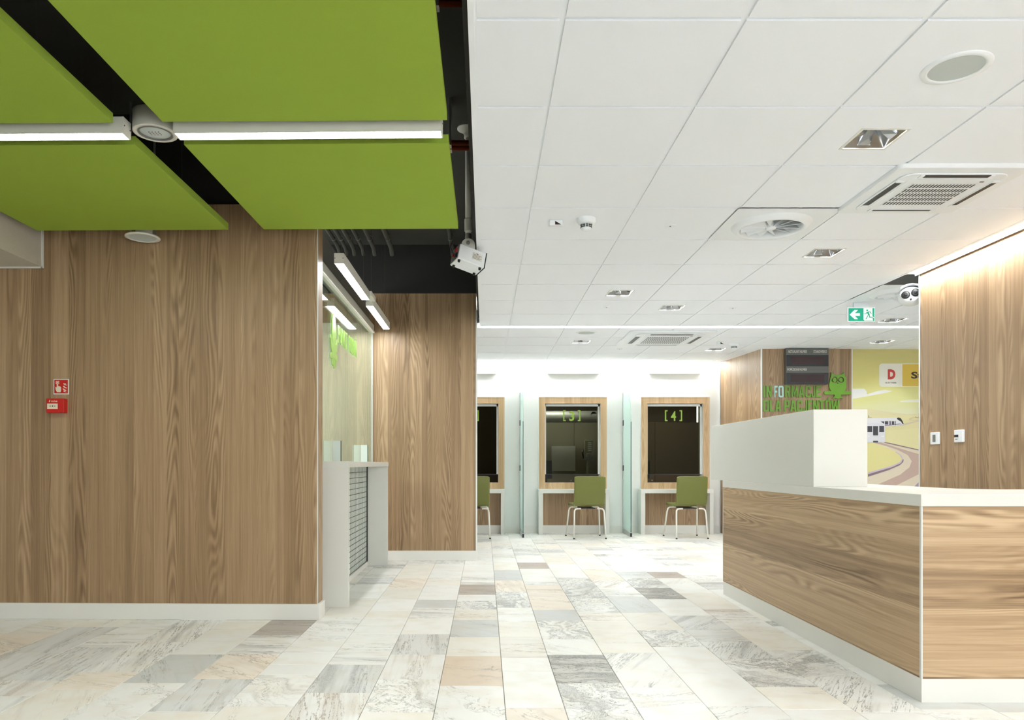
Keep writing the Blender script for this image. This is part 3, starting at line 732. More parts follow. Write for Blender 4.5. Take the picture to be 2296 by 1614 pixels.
for i, (a, b) in enumerate(((2.01, 2.86), (2.865, 3.7))):
    o = build('cabinet', B(a, b, 12.42, 12.88, 0, 1.70), 'cabinet2', None, .003)
    tag(o, ['brown tall cabinet at the left behind the right service window', 'brown tall cabinet at the right behind the right service window'][i], 'cabinet', 'cabinets behind window four')
    build('cabinet_knob', MB().lathe([(.0, -.02), (.015, -.02), (.015, 0)], 12, (b - .05, 12.42, .72), 'Y'), 'steel', o)
o = build('air_duct', MB().lathe([(.095, .31), (.095, 1.94)], 28, (0, 11.9, 1.76), 'X'), 'duct'); tag(o, 'round silver air duct above the cabinets behind the middle service window', 'duct')
build('duct_collar', MB().lathe([(.045, -.012), (.045, .0), (0, 0)], 20, (1.74, 11.815, 1.79), 'Y'), 'dark', o)
for i, (c, d) in enumerate(OPN):
    lb = 'the %s service window' % ['leftmost', 'middle', 'right'][i]
    o = build('office_desk', MB().box(c - .05, d + .05, YB + .17, 11.55, .66, .69).box(c - .05, c - .01, YB + .2, 11.5, 0, .66).box(d + .01, d + .05, YB + .2, 11.5, 0, .66), 'cabinet2')
    tag(o, 'dark office desk behind the glass of %s' % lb, 'desk', 'office desks')
    t = thing('monitor', 'dark monitor seen through the glass at the left of %s' % lb, 'monitor', (c + .06, 11.15, .69), 0, 'office monitors')
    build('screen', B(c - .04, c + .14, 11.14, 11.17, .78, 1.05), 'dark', t, .004)
    build('stand', MB().box(c + .03, c + .07, 11.16, 11.18, .69, .85).box(c - .02, c + .12, 11.1, 11.24, .69, .70), 'dark', t)
    t = thing('keyboard', 'black keyboard on the desk behind %s' % lb, 'keyboard', (c + .22, 10.98, .69), 0, 'office keyboards')
    kb = build('case', B(c + .02, c + .38, 10.9, 11.03, .69, .71), 'dark', t)
    km = MB()
    for q in range(12):
        for r in range(4): km.box(c + .03 + q * .029, c + .053 + q * .029, 10.908 + r * .03, 10.93 + r * .03, .71, .716)
    build('key', km, 'rubber', t)['kind'] = 'stuff'
o = build('notice_board', B(1.12, 1.52, 12.39, 12.418, .88, 1.3), 'paper'); tag(o, 'blank white board on the cabinet behind the middle service window', 'board')
t = thing('payment_terminal', 'pale telephone terminal on a post behind the middle service window', 'terminal', (1.6, 11.5, .69))
build('post', MB().tube([(1.6, 11.5, .69), (1.6, 11.5, 1.08)], .022, 12), 'cabinet', t)
build('tray', MB().box(1.53, 1.68, 11.42, 11.52, 1.06, 1.12).box(1.575, 1.65, 11.41, 11.45, 1.1, 1.16), 'grey', t, .01)
sc = build('screen_head', B(1.55, 1.67, 11.44, 11.48, 1.18, 1.37), 'cabinet', t, .008)
for k in range(5): build('key_row', B(1.60, 1.655, 11.435, 11.441, 1.2 + k * .03, 1.218 + k * .03), 'paper', sc)
build('handset', MB().tube([(1.52, 11.45, 1.22), (1.515, 11.43, 1.16), (1.535, 11.44, 1.08)], .014, 8), 'dark', t)
ol = bpy.data.lights.new('office_fill', 'AREA'); ol.energy = 13; ol.size = .3  # added fill without a fixture, brightens the room behind the middle window
olo = bpy.data.objects.new('office_fill', ol); COL.objects.link(olo); olo.location = (1.1, 11.5, 2.42)
for xx, en in ((2.8, 9.0), (-.3, 2.5)):  # weaker fills added to lift the dark rooms behind the outer windows
    ol = bpy.data.lights.new('office_fill', 'AREA'); ol.energy = en; ol.size = .3; ol.color = (1, .88, .72)
    olo = bpy.data.objects.new('office_fill', ol); COL.objects.link(olo); olo.location = (xx, 11.5, 2.42)

# ================================================================== RECEPTION DESK
XD, YD0, YD1 = 1.83, 3.095, 5.67
t = thing('reception_desk', 'long wooden L-shaped reception desk with white top and white raised screen', 'desk', (XD, YD0, 0))
build('side_panel', B(XD, XD + .03, YD0 + .012, YD1, .1, .822), 'wood_desk', t)
build('front_panel', B(XD + .005, 3.33, YD0, YD0 + .03, .1, .822), 'wood_desk', t)
build('corner_trim', B(XD - .001, XD + .0045, YD0 - .001, YD0 + .012, .1, .822), 'trim', t)
build('corner_trim', B(XD - .002, XD + .03, YD1 - .004, YD1 + .004, .1, .822), 'trim', t)
build('baseboard', MB().box(XD + .001, XD + .03, YD0 + .001, YD1, 0, .1).box(XD + .03, 3.33, YD0 + .001, YD0 + .03, 0, .1), 'base_white', t, .001)
build('inner_carcass', MB().box(XD + .03, 2.35, 3.7, YD1 - .02, .05, .80).box(XD + .03, 3.33, YD0 + .03, 3.6, .05, .8), 'cabinet', t)
build('countertop', MB().prism([(XD - .004, YD0 - .004), (3.335, YD0 - .004), (3.335, 3.69), (2.55, 3.69), (2.44, 3.80), (2.43, 3.9), (2.43, YD1 + .005), (XD - .004, YD1 + .005)], .822, .873), 'white', t, .002)
build('raised_screen', B(XD + .004, 2.135, 4.12, 5.985, .873, 1.304), 'white', t, .002)

# ================================================================== THINGS ON THE RIGHT WALL
def wallplate(name, label, cat, v, u, w, h):
    Y = F * (XR) / (u - CX); z = fz(v, Y)
    t = thing(name, label, cat, (XR, Y, z)); return t, Y, z
t, Y, z = wallplate('light_switch', 'white switch plate with dark rocker on the right wooden wall, farther from camera', 'switch', 982.5, 2098.5, 0, 0)
build('plate', B(XR - .012, XR, Y - .052, Y + .052, z - .046, z + .046), 'plastic', t, .004)
build('rocker', B(XR - .016, XR - .012, Y - .016, Y + .018, z - .028, z + .026), 'grey', t, .002)
t, Y, z = wallplate('thermostat', 'white thermostat with small dark display on the right wooden wall, nearer the camera', 'thermostat', 977.5, 2154, 0, 0)
build('case', B(XR - .02, XR, Y - .048, Y + .045, z - .044, z + .044), 'plastic', t, .005)
build('display', B(XR - .022, XR - .02, Y - .005, Y + .038, z - .008, z + .009), 'dark', t)
build('button', B(XR - .0215, XR - .02, Y + .005, Y + .028, z - .024, z - .019), 'grey', t)

# ================================================================== CALL POINT AND SIGN ON THE LEFT WALL
YW = wy(fx(138, 4.78)) 
o0, sc0 = (80, 820), 11.525
def pl(loops, mat, name, parent, off, d=.0012): return build(name, front_at(pxshape(loops, YW, o0, sc0, d), YW - off), mat, parent)
def rect(a, b, c, d): return [(a, b), (c, b), (c, d), (a, d)]
t = thing('fire_alarm_sign', 'small red and white hand and flame pictogram sign on the left wooden wall', 'sign', (fx(138, YW), YW, fz(867, YW)))
pl([rect(470, 345, 865, 740)], 'plate_white', 'plate', t, .002, .004)
pl([rect(492, 365, 842, 715)], 'red', 'red_field', t, .0045)
pl([[(558, 470), (590, 470), (590, 535), (605, 520), (625, 535), (645, 535), (668, 550), (668, 640), (655, 685), (565, 685), (530, 620), (525, 545), (545, 545), (557, 590)]], 'cream_ink', 'hand', t, .0055)
pl([rect(535, 395, 618, 475), rect(548, 408, 605, 462), circ(577, 435, 18, 14)], 'cream_ink', 'button_symbol', t, .0055)
for k, (x, y) in enumerate(((725, 450), (720, 520), (710, 585), (725, 640))):
    pl([[(x, y), (x + 30, y + 5), (x + 55, y + 30), (x + 95, y + 45), (x + 90, y + 70 if k < 3 else y + 45), (x + 45, y + 55 if k < 3 else y + 40), (x + 15, y + 35)]], 'cream_ink', 'flame', t, .0055)
pl([[(770, 450), (790, 460), (800, 485), (815, 510), (790, 515), (775, 490)]], 'cream_ink', 'flame', t, .0055)
t = thing('fire_call_point', 'red wall fire call point box below the pictogram sign', 'call point', (fx(131, YW), YW, fz(911, YW)))
build('box', B(fx(112, YW), fx(152, YW), YW - .045, YW, fz(926.5, YW), fz(894.5, YW)), 'red', t, .004)
yb = .046
pl([rect(405, 990, 675, 1130)], 'cream_ink', 'plate', t, yb)
pl([circ(545, 1056, 17, 16)], 'ink', 'dot', t, yb + .001)
pl([[(465, 1050), (485, 1050), (480, 1040), (510, 1056), (480, 1072), (485, 1062), (465, 1062)]], 'ink', 'arrow', t, yb + .001)
pl([[(623, 1050), (603, 1050), (608, 1040), (578, 1056), (608, 1072), (603, 1062), (623, 1062)]], 'ink', 'arrow', t, yb + .001)
m = text('POŻAR', .009, 1.0, .001, .01); build('print', on_front(m, fx(124.5, YW), YW - yb, fz(902.5, YW)), 'cream_ink', t)
pl([[(450, 950), (470, 895), (485, 895), (470, 950)]], 'cream_ink', 'print', t, yb)

# ================================================================== EXIT SIGN
YE = 6.7; o0, sc0 = (1890, 660), 22.96
def pe(loops, mat, name, parent, off, d=.001): return build(name, front_at(pxshape(loops, YE, o0, sc0, d), YE - off), mat, parent)
t = thing('exit_sign', 'green and white illuminated exit sign with arrow hanging from the white ceiling', 'sign', (fx(1931, YE), YE, fz(720, YE)))
build('housing', MB().box(fx(1900.5, YE), fx(1962, YE), YE, YE + .03, fz(721, YE), fz(689, YE)), 'plastic', t, .002)
build('mount', MB().box(fx(1915, YE), fx(1948, YE), YE + .002, YE + .025, fz(690, YE), ZC), 'plastic', t)
pe([rect(238, 680, 1640, 1395)], 'exit_w', 'frame', t, .001)
pe([rect(275, 708, 1612, 1368)], 'exit', 'green_field', t, .002)
pe([[(340, 1045), (590, 800), (775, 800), (610, 965), (865, 965), (865, 1110), (610, 1110), (765, 1275), (590, 1275)]], 'exit_w', 'arrow', t, .003)
pe([[(1055, 715), (1510, 715), (1510, 1120), (1590, 1190), (1585, 1215), (1510, 1220), (1545, 1350), (1100, 1350), (1055, 1310)]], 'exit_w', 'doorway', t, .003)
pe([circ(1235, 822, 46, 16)], 'exit', 'running_figure', t, .004)
pe([[(1230, 890), (1400, 880), (1470, 1000), (1440, 1010), (1380, 920), (1320, 925), (1370, 1050), (1375, 1150), (1500, 1150), (1555, 1180), (1530, 1195), (1340, 1195), (1335, 1080), (1310, 1070), (1190, 1275), (1150, 1275), (1280, 1050), (1235, 965), (1170, 1008), (1060, 1008), (1060, 985), (1160, 980)]], 'exit', 'running_figure', t, .004)

# ================================================================== DOUBLE LENS CAMERA
px, py, pz = fx(2042, 5.86), 5.86, fz(664, 5.86)
t = thing('surveillance_camera', 'white surveillance camera with two black lenses beside the right wooden wall', 'camera', (px, py, pz))
RC = Matrix.Translation((px, py, 0)) @ Matrix.Rotation(math.radians(-29), 4, 'Z') @ Matrix.Translation((-px, -py, 0))
build('body', MB().lathe([(0, -.09), (.052, -.09), (.062, -.08), (.07, -.03), (.07, .08), (.05, .1), (0, .1)], 32, (px, py, pz), 'Y').xf(Matrix.Translation((px, 0, pz)) @ Matrix.Diagonal((1.25, 1, .95, 1)) @ Matrix.Translation((-px, 0, -pz))).xf(RC), 'plastic', t)
for dx, dz in ((-.036, -.004), (.031, .008)):
    ln = build('lens', MB().lathe([(.0, -.097), (.016, -.097), (.031, -.095), (.031, -.08)], 24, (px + dx, py, pz + dz), 'Y').xf(RC), 'dark', t)
    build('lens_glass', MB().lathe([(.0, -.1), (.012, -.0985), (.012, -.09)], 18, (px + dx, py, pz + dz), 'Y').xf(RC), 'rubber', ln)
build('sensor', MB().lathe([(.0, -.098), (.008, -.097), (.008, -.085)], 12, (px - .001, py, pz - .042), 'Y').xf(RC), 'rubber', t)
vis = MB()
arc = [math.radians(40 + 100 * k / 12) for k in range(13)]
vs = [(px + 1.25 * rr * math.cos(a), py + yy, pz + .95 * rr * math.sin(a)) for rr in (.074, .080) for yy in (-.12, .06) for a in arc]
n = 13
vis.add(vs, [(k, k + 1, n + k + 1, n + k) for k in range(n - 1)] + [(2 * n + k, 3 * n + k, 3 * n + k + 1, 2 * n + k + 1) for k in range(n - 1)] + [(k, 2 * n + k, 2 * n + k + 1, k + 1) for k in range(n - 1)] + [(n + k, n + k + 1, 3 * n + k + 1, 3 * n + k) for k in range(n - 1)] + [(0, n, 3 * n, 2 * n), (n - 1, 3 * n - 1, 4 * n - 1, 2 * n - 1)], True)
build('visor', vis.xf(RC), 'plastic', t)
build('arm', MB().tube([(px + .04, py, pz + .02), (px + .085, py - .06, pz + .03), (px + .09, 5.708, pz + .03)], .014, 10), 'plastic', t)

# ================================================================== CEILING FIXTURES
lab = ['square recessed downlight in front of the near air conditioner, below the round speaker', 'square recessed downlight below right of the swirl air diffuser', 'square recessed downlight with bright reflector left of the dark one', 'square recessed downlight with dark reflector near the light line', 'square recessed downlight under the exit sign beside the right wall', 'square recessed downlight left of the far air conditioner', 'square recessed downlight right of the far air conditioner', 'square recessed downlight above the yellow mural', 'added unseen downlight over the camera at the left', 'added unseen downlight over the camera in the middle', 'added unseen downlight over the camera at the right']
for (x, y), lb in zip(DL, lab):
    t = thing('downlight', lb, 'light', (x, y, ZC), 0, 'recessed downlights')
    h, d = .096, .085
    k = .012
    build('frame', MB().box(x - h - k, x + h + k, y - h - k, y - h, ZC - .003, ZC + .002).box(x - h - k, x + h + k, y + h, y + h + k, ZC - .003, ZC + .002).box(x - h - k, x - h, y - h, y + h, ZC - .003, ZC + .002).box(x + h, x + h + k, y - h, y + h, ZC - .003, ZC + .002), 'white', t)
    rf = MB(); a = h; b = .045; z0, z1 = ZC, ZC + d
    for (c0, c1) in (((-1, -1), (1, -1)), ((1, -1), (1, 1)), ((1, 1), (-1, 1)), ((-1, 1), (-1, -1))):
        rf.add([(x + c0[0] * a, y + c0[1] * a, z0), (x + c1[0] * a, y + c1[1] * a, z0), (x + c1[0] * b, y + c1[1] * b, z1), (x + c0[0] * b, y + c0[1] * b, z1)], [(0, 1, 2, 3)])
    rf.add([(x - b, y - b, z1), (x + b, y - b, z1), (x + b, y + b, z1), (x - b, y + b, z1)], [(0, 1, 2, 3)])
    build('reflector', rf, 'chrome', t)
    fn = MB()
    for q in (0, 1, 2, 3):
        an = math.pi / 2 * q; ca, sa = math.cos(an), math.sin(an)
        P = lambda r, w_, zz: (x + ca * r - sa * w_, y + sa * r + ca * w_, zz)
        fn.add([P(.0, -.012, z1 - .002), P(.0, .012, z1 - .002), P(.088, .03, z0 + .01), P(.088, -.03, z0 + .01), P(.04, 0, z0 + .022)], [(0, 1, 4), (1, 2, 4), (2, 3, 4), (3, 0, 4)])
    build('louvre', fn, 'chrome', t)
    for sg in (-1, 1): build('lamp_tube', MB().tube([(x - .03, y + sg * .040, z1 - .010), (x + .03, y + sg * .040, z1 - .010)], .006, 8), 'lamp', t)
    L = bpy.data.lights.new('downlight_beam', 'AREA'); L.energy = DOWN_W * (.1 if (x, y) == DL[0] else .4 if x > 4.5 else .45 if y < 1 else 1); L.size = .07; L.color = (.94, .97, 1)
    lo = bpy.data.objects.new('downlight_beam', L); COL.objects.link(lo); lo.location = (x, y, z1 - .003); lo.parent = t; lo.matrix_parent_inverse = Matrix.Translation(-t.location)

def disc_speaker(x, y, lb):
    t = thing('ceiling_speaker', lb, 'speaker', (x, y, ZC), 0, 'flush ceiling speakers')
    build('rim', MB().lathe([(.118, 0), (.116, -.004), (.098, -.007), (.092, -.005), (.091, .003)], 48, (x, y, ZC)), 'plastic', t)
    build('grille', MB().lathe([(.0915, -.003), (.05, -.004), (0, -.004)], 48, (x, y, ZC)), 'mesh_grey', t)
disc_speaker(1.745, 2.735, 'round flush ceiling speaker with grey grille near the top right corner')
disc_speaker(1.134, 8.245, 'round flush ceiling speaker just behind the light line, far away')

def diffuser(x, y, lb, rot=0.0):
    t = thing('air_diffuser', lb, 'air diffuser', (x, y, ZC), 0, 'swirl air diffusers')
    g = .299; R0 = .235
    ring = []; n = 48
    m = MB(); vs = []; fs = []
    for k in range(n):
        a = 2 * math.pi * k / n; ca, sa = math.cos(a), math.sin(a); mm = max(abs(ca), abs(sa)); vs.append((x + ca * g / mm, y + sa * g / mm, ZC - .002))
    for k in range(n): a = 2 * math.pi * k / n; vs.append((x + math.cos(a) * R0, y + math.sin(a) * R0, ZC - .002))
    fs += [(k, (k + 1) % n, n + (k + 1) % n, n + k) for k in range(n)]
    m.add(vs, fs)
    build('face_plate', m, 'plastic', t)
    build('dished_ring', MB().lathe([(.236, -.002), (.228, -.012), (.205, -.03), (.19, -.032), (.183, -.02), (.18, .02), (.18, .06)], 56, (x, y, ZC)), 'plastic', t)
    build('dark_bowl', MB().lathe([(.18, .06), (.0, .07)], 32, (x, y, ZC)), 'dark', t)
    build('hub', MB().lathe([(.0, -.028), (.028, -.026), (.034, -.01), (.034, .02)], 24, (x, y, ZC)), 'plastic', t)
    for k in range(12):
        a0 = 2 * math.pi * k / 12 + rot; a1 = a0 + .36
        P = lambda r, a, z: (x + r * math.cos(a), y + r * math.sin(a), ZC + z)
        bl = MB().add([P(.032, a0, -.02), P(.178, a0, -.022), P(.178, a1, .03), P(.032, a1, .02), P(.032, a0, -.017), P(.178, a0, -.019), P(.178, a1, .033), P(.032, a1, .023)], [(0, 1, 2, 3), (4, 7, 6, 5), (0, 4, 5, 1), (2, 6, 7, 3), (1, 5, 6, 2), (0, 3, 7, 4)])
        build('blade', bl, 'plastic', t)
diffuser(1.757, 4.535, 'round swirl air diffuser in a square plate in the middle of the ceiling')
diffuser(3.557, 6.335, 'round swirl air diffuser partly hidden by the right wall, behind the surveillance camera', .2)

def cassette(x, y, s, lb):
    t = thing('air_conditioner', lb, 'air conditioner', (x, y, ZC), 0, 'ceiling air conditioners')
    z = ZC - .022; h = s / 2; q = s / 0.66
    def rr(hw, r, n=6):
        pts = []
        for (sx_, sy_, a0) in ((1, 1, 0), (-1, 1, 90), (-1, -1, 180), (1, -1, 270)):
            for k in range(n + 1):
                a = math.radians(a0 + 90 * k / n); pts.append((x + sx_ * (hw - r) + r * math.cos(a), y + sy_ * (hw - r) + r * math.sin(a)))
        return pts
    build('panel', MB().prism(rr(h, .03 * q), z, ZC + .002), 'plastic', t, .004)
    build('raised_frame', MB().prism(rr(.268 * q, .06 * q), z - .008, z), 'plastic', t, .003)
    w, o_, i_ = .165 * q, .260 * q, .224 * q
    for k in range(4):
        m = MB().box(-w, w, i_, o_, -.0095, -.0005); m.xf(Matrix.Translation((x, y, z)) @ Matrix.Rotation(math.pi / 2 * k, 4, 'Z'))
        sl = build('air_slot', m, 'dark', t)
        m = MB().box(-w, w, i_ - .002, i_ + .004, -.013, -.0005).box(-w - .02, -w, i_, o_, -.012, -.0005).box(w, w + .02, i_, o_, -.012, -.0005); m.xf(Matrix.Translation((x, y, z)) @ Matrix.Rotation(math.pi / 2 * k, 4, 'Z'))
        build('louvre_flap', m, 'plastic', sl)
    gp = build('intake_grille', MB().prism(rr(.213 * q, .02 * q), z - .011, z - .004), 'plastic', t, .002)
    bars = MB(); nr, nb = 5, 19
    gw, gh = .165 * q, .155 * q
    build('intake_opening', B(x - gw, x + gw, y - gh, y + gh, z - .012, z - .0105), 'dark', gp)
    for k in range(nb + 1):
        xx = x - gw + 2 * gw * k / nb; bars.box(xx - gw / nb * .34, xx + gw / nb * .34, y - gh, y + gh, z - .0132, z - .0122)
    for k in range(nr + 1):
        yy = y - gh + 2 * gh * k / nr; bars.box(x - gw, x + gw, yy - .006 * q, yy + .006 * q, z - .0134, z - .0122)
    build('grille_bar', bars, 'plastic', gp)['kind'] = 'stuff'
    build('indicator', B(x + .16 * q, x + .18 * q, y - .185 * q, y - .175 * q, z - .0125, z - .0105), 'dark', gp)
cassette(2.357, 3.935, .66, 'near square ceiling air conditioner with striped grille at the right')
cassette(2.08, 8.57, .95, 'far large ceiling air conditioner behind the light line above the right service window')

def smoke(x, y, lb):
    t = thing('smoke_detector', lb, 'smoke detector', (x, y, ZC), 0, 'smoke detectors')
    build('base', MB().lathe([(.056, 0), (.056, -.018), (.05, -.03), (.036, -.036)], 36, (x, y, ZC)), 'plastic', t)
    ch = build('sensor_head', MB().lathe([(.032, -.034), (.030, -.062), (.024, -.07), (0, -.072)], 28, (x, y, ZC)), 'plastic', t)
    sl = MB()
    for k in range(12):
        a = 2 * math.pi * k / 12
        for zz in (-.042, -.052):
            m = MB().box(.028, .0335, -.006, .006, zz - .003, zz + .003).xf(Matrix.Translation((x, y, ZC)) @ Matrix.Rotation(a, 4, 'Z')); sl.add(m.v, m.f)
    build('sensor_slot', sl, 'dark', ch)['kind'] = 'stuff'
smoke(.607, 4.42, 'white smoke detector on the ceiling left of the swirl diffuser')
smoke(3.035, 8.99, 'far white smoke detector near the wooden information corner')
def indic(x, y, lb):
    t = thing('alarm_indicator', lb, 'indicator', (x, y, ZC), 0, 'alarm indicators')
    build('case', MB().prism([(x - .04, y - .025), (x + .04, y - .025), (x + .045, y + .02), (x - .045, y + .02)], ZC - .032, ZC), 'plastic', t, .006)
    build('led', MB().add([(x - .008, y - .0265, ZC - .03), (x - .008, y - .0265, ZC - .008), (x + .03, y - .0265, ZC - .03)], [(0, 1, 2)]), 'red_dark', t)
indic(.43, 4.46, 'small white alarm indicator box beside the near smoke detector')
indic(2.83, 8.87, 'small white alarm indicator box beside the far smoke detector')
def cover(x, y, lb):
    t = thing('ceiling_sensor', lb, 'sensor', (x, y, ZC), 0, 'small round ceiling sensors')
    build('disc', MB().lathe([(.036, 0), (.034, -.004), (.02, -.006), (0, -.006)], 28, (x, y, ZC)), 'plastic', t)
    build('pin', MB().lathe([(.006, -.006), (.004, -.009), (0, -.009)], 10, (x, y, ZC)), 'grey', t)
cover(1.14, 4.54, 'small round white ceiling sensor between the smoke detector and the swirl diffuser')
cover(1.137, 6.90, 'small round ceiling sensor left of the dark reflector downlight')
cover(2.33, 6.94, 'small round ceiling sensor right of the dark reflector downlight')
cover(1.72, 9.43, 'small round ceiling sensor in front of the far air conditioner')

# ================================================================== INFORMATION CORNER
Yb = YI - .07
t = thing('queue_display', 'dark grey queue number board with two red-black screens on the wooden wall', 'display board', (fx(1810, YI), YI, fz(861, YI)))
gx = lambda u: fx(u, Yb)
gz = lambda v: fz(v, Yb)
build('casing', B(gx(1762.5), gx(1858), Yb, YI, gz(861), gz(781)), 'board', t, .003)
o0, sc0 = (1680, 760), 5.74
for (a, b, c, d) in ((478, 201, 1018, 350), (478, 431, 1018, 578)):
    s = build('screen', B(gx(1680 + a / 5.74), gx(1680 + c / 5.74), Yb - .004, Yb, gz(760 + d / 5.74), gz(760 + b / 5.74)), 'dark', t)
    build('number_window', B(gx(1680 + (a + 55) / 5.74), gx(1680 + (c - 55) / 5.74), Yb - .006, Yb - .003, gz(760 + (d - 25) / 5.74), gz(760 + (b + 25) / 5.74)), 'red_dark', s)
    build('divider_bar', B(gx(1762.5), gx(1858), Yb - .007, Yb, gz(760 + b / 5.74) - .002, gz(760 + b / 5.74) + .006), 'grey', t)
def fit(body, u0, u1, v0, v1, Y, off, mat, parent, name='print', fat=.02, depth=.002):
    h = fz(v0, Y) - fz(v1, Y); m = text(body, h, 1, depth, fat); k = (fx(u1, Y) - fx(u0, Y)) / width(m)
    m.v = [(v[0] * k, v[1], v[2]) for v in m.v]
    return build(name, on_front(m, fx(u0, Y), Y - off, fz(v1, Y)), mat, parent)
fit('AKTUALNY NUMER', 1767, 1809, 784.8, 791.2, Yb, .002, 'plate_white', t, fat=-.005)
fit('STANOWISKO', 1824, 1853.5, 784.8, 791.2, Yb, .002, 'plate_white', t, fat=-.005)
fit('POPRZEDNI NUMER', 1765.3, 1809, 825.2, 831.2, Yb, .002, 'plate_white', t, fat=-.005)

t = thing('wall_lettering', 'green raised INFORMACJE DLA PACJENTÓW letters on the wooden wall under the display board', 'lettering', (fx(1711, YI), YI, fz(921, YI)))
def block(ch, w, h):
    sx, sy, X = .29, .15, .71
    D = {'I': [[(0, 0), (1, 0), (1, 1), (0, 1)]],
     'N': [[(0, 0), (sx, 0), (sx, .55), (X, 0), (1, 0), (1, 1), (X, 1), (X, .45), (sx, 1), (0, 1)]],
     'F': [[(0, 0), (sx, 0), (sx, .42), (.88, .42), (.88, .58), (sx, .58), (sx, 1 - sy), (1, 1 - sy), (1, 1), (0, 1)]],
     'E': [[(0, 0), (1, 0), (1, sy), (sx, sy), (sx, .42), (.88, .42), (.88, .58), (sx, .58), (sx, 1 - sy), (1, 1 - sy), (1, 1), (0, 1)]],
     'O': [[(.18, 0), (.82, 0), (1, .1), (1, .9), (.82, 1), (.18, 1), (0, .9), (0, .1)], [(sx, sy), (X, sy), (X, 1 - sy), (sx, 1 - sy)]],
     'R': [[(0, 0), (sx, 0), (sx, .4), (.5, .4), (.66, 0), (1, 0), (.84, .46), (1, .56), (1, .9), (.84, 1), (0, 1)], [(sx, .55), (X, .55), (X, 1 - sy), (sx, 1 - sy)]],
     'M': [[(0, 0), (.24, 0), (.24, .62), (.42, .1), (.58, .1), (.76, .62), (.76, 0), (1, 0), (1, 1), (.72, 1), (.5, .42), (.28, 1), (0, 1)]],
     'A': [[(0, 0), (.3, 0), (.35, .22), (.65, .22), (.7, 0), (1, 0), (.68, 1), (.32, 1)], [(.4, .37), (.6, .37), (.5, .8)]],
     'C': [[(1, .35), (1, .1), (.82, 0), (.18, 0), (0, .1), (0, .9), (.18, 1), (.82, 1), (1, .9), (1, .65), (X, .65), (X, 1 - sy), (sx, 1 - sy), (sx, sy), (X, sy), (X, .35)]],
     'J': [[(0, .3), (0, .1), (.18, 0), (.82, 0), (1, .1), (1, 1), (X, 1), (X, sy), (sx, sy), (sx, .3)]],
     'D': [[(0, 0), (.8, 0), (1, .12), (1, .88), (.8, 1), (0, 1)], [(sx, sy), (X, sy), (X, 1 - sy), (sx, 1 - sy)]],
     'L': [[(0, 0), (1, 0), (1, sy), (sx + .05, sy), (sx + .05, 1), (0, 1)]],
     'P': [[(0, 0), (sx, 0), (sx, .38), (.82, .38), (1, .48), (1, .9), (.82, 1), (0, 1)], [(sx, .54), (X, .54), (X, 1 - sy), (sx, 1 - sy)]],
     'T': [[(.33, 0), (.67, 0), (.67, 1 - sy), (1, 1 - sy), (1, 1), (0, 1), (0, 1 - sy), (.33, 1 - sy)]],
     'W': [[(0, 1), (.21, 1), (.29, .36), (.42, .95), (.58, .95), (.71, .36), (.79, 1), (1, 1), (.84, 0), (.62, 0), (.5, .5), (.38, 0), (.16, 0)]]}
    D['Ó'] = D['O'] + [[(.35, 1.05), (.6, 1.05), (.9, 1.22), (.55, 1.22)]]
    return shape([[(p[0] * w, p[1] * h) for p in lp] for lp in D[ch]], .016)
def letters(word, pos, v0, v1, pale=()):
    for i, (ch, (a, b)) in enumerate(zip(word, pos)):
        if ch == ' ': continue
        h = fz(v0, YI) - fz(v1, YI); m = block(ch, fx(b, YI) - fx(a, YI), h)
        o = build('letter', on_front(m, fx(a, YI), YI - .008, fz(v1, YI)), 'letter_projected' if i in pale else 'letter', t)
        if i in pale: o['label'] = 'green letter tinted pale cyan as projected light'
S1 = lambda a: 1680 + a / 5.74
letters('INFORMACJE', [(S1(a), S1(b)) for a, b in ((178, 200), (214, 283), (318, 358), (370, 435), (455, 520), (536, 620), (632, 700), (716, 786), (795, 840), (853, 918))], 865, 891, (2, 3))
letters('DLA PACJENTÓW', [(S1(a), S1(b)) for a, b in ((178, 245), (259, 318), (328, 402), (0, 1), (445, 512), (520, 600), (608, 675), (690, 735), (748, 800), (815, 885), (893, 960), (972, 1040), (1048, 1155))], 897, 922.5)
owl = [(1045, 430), (1075, 460), (1100, 466), (1140, 466), (1180, 456), (1213, 430), (1216, 470), (1236, 510), (1240, 540), (1234, 570), (1240, 610), (1230, 650), (1212, 673), (1280, 672), (1296, 680), (1300, 694), (1292, 708), (1278, 714), (1172, 718), (1168, 735), (1198, 768), (1165, 762), (1128, 770), (1095, 760), (1058, 768), (1090, 735), (1086, 718), (972, 715), (957, 706), (953, 694), (958, 680), (972, 672), (1042, 672), (1024, 635), (1018, 590), (1028, 545), (1034, 500), (1046, 470)]
o = build('owl_emblem', front_at(pxshape([owl, circ(1087, 528, 40), circ(1087, 528, 25), circ(1168, 528, 40), circ(1168, 528, 25), [(1113, 562), (1141, 562), (1127, 582)]], YI, o0, sc0, .024), YI - .012), 'letter')
tag(o, 'green owl on a branch emblem on the wooden wall beside the letters', 'emblem')

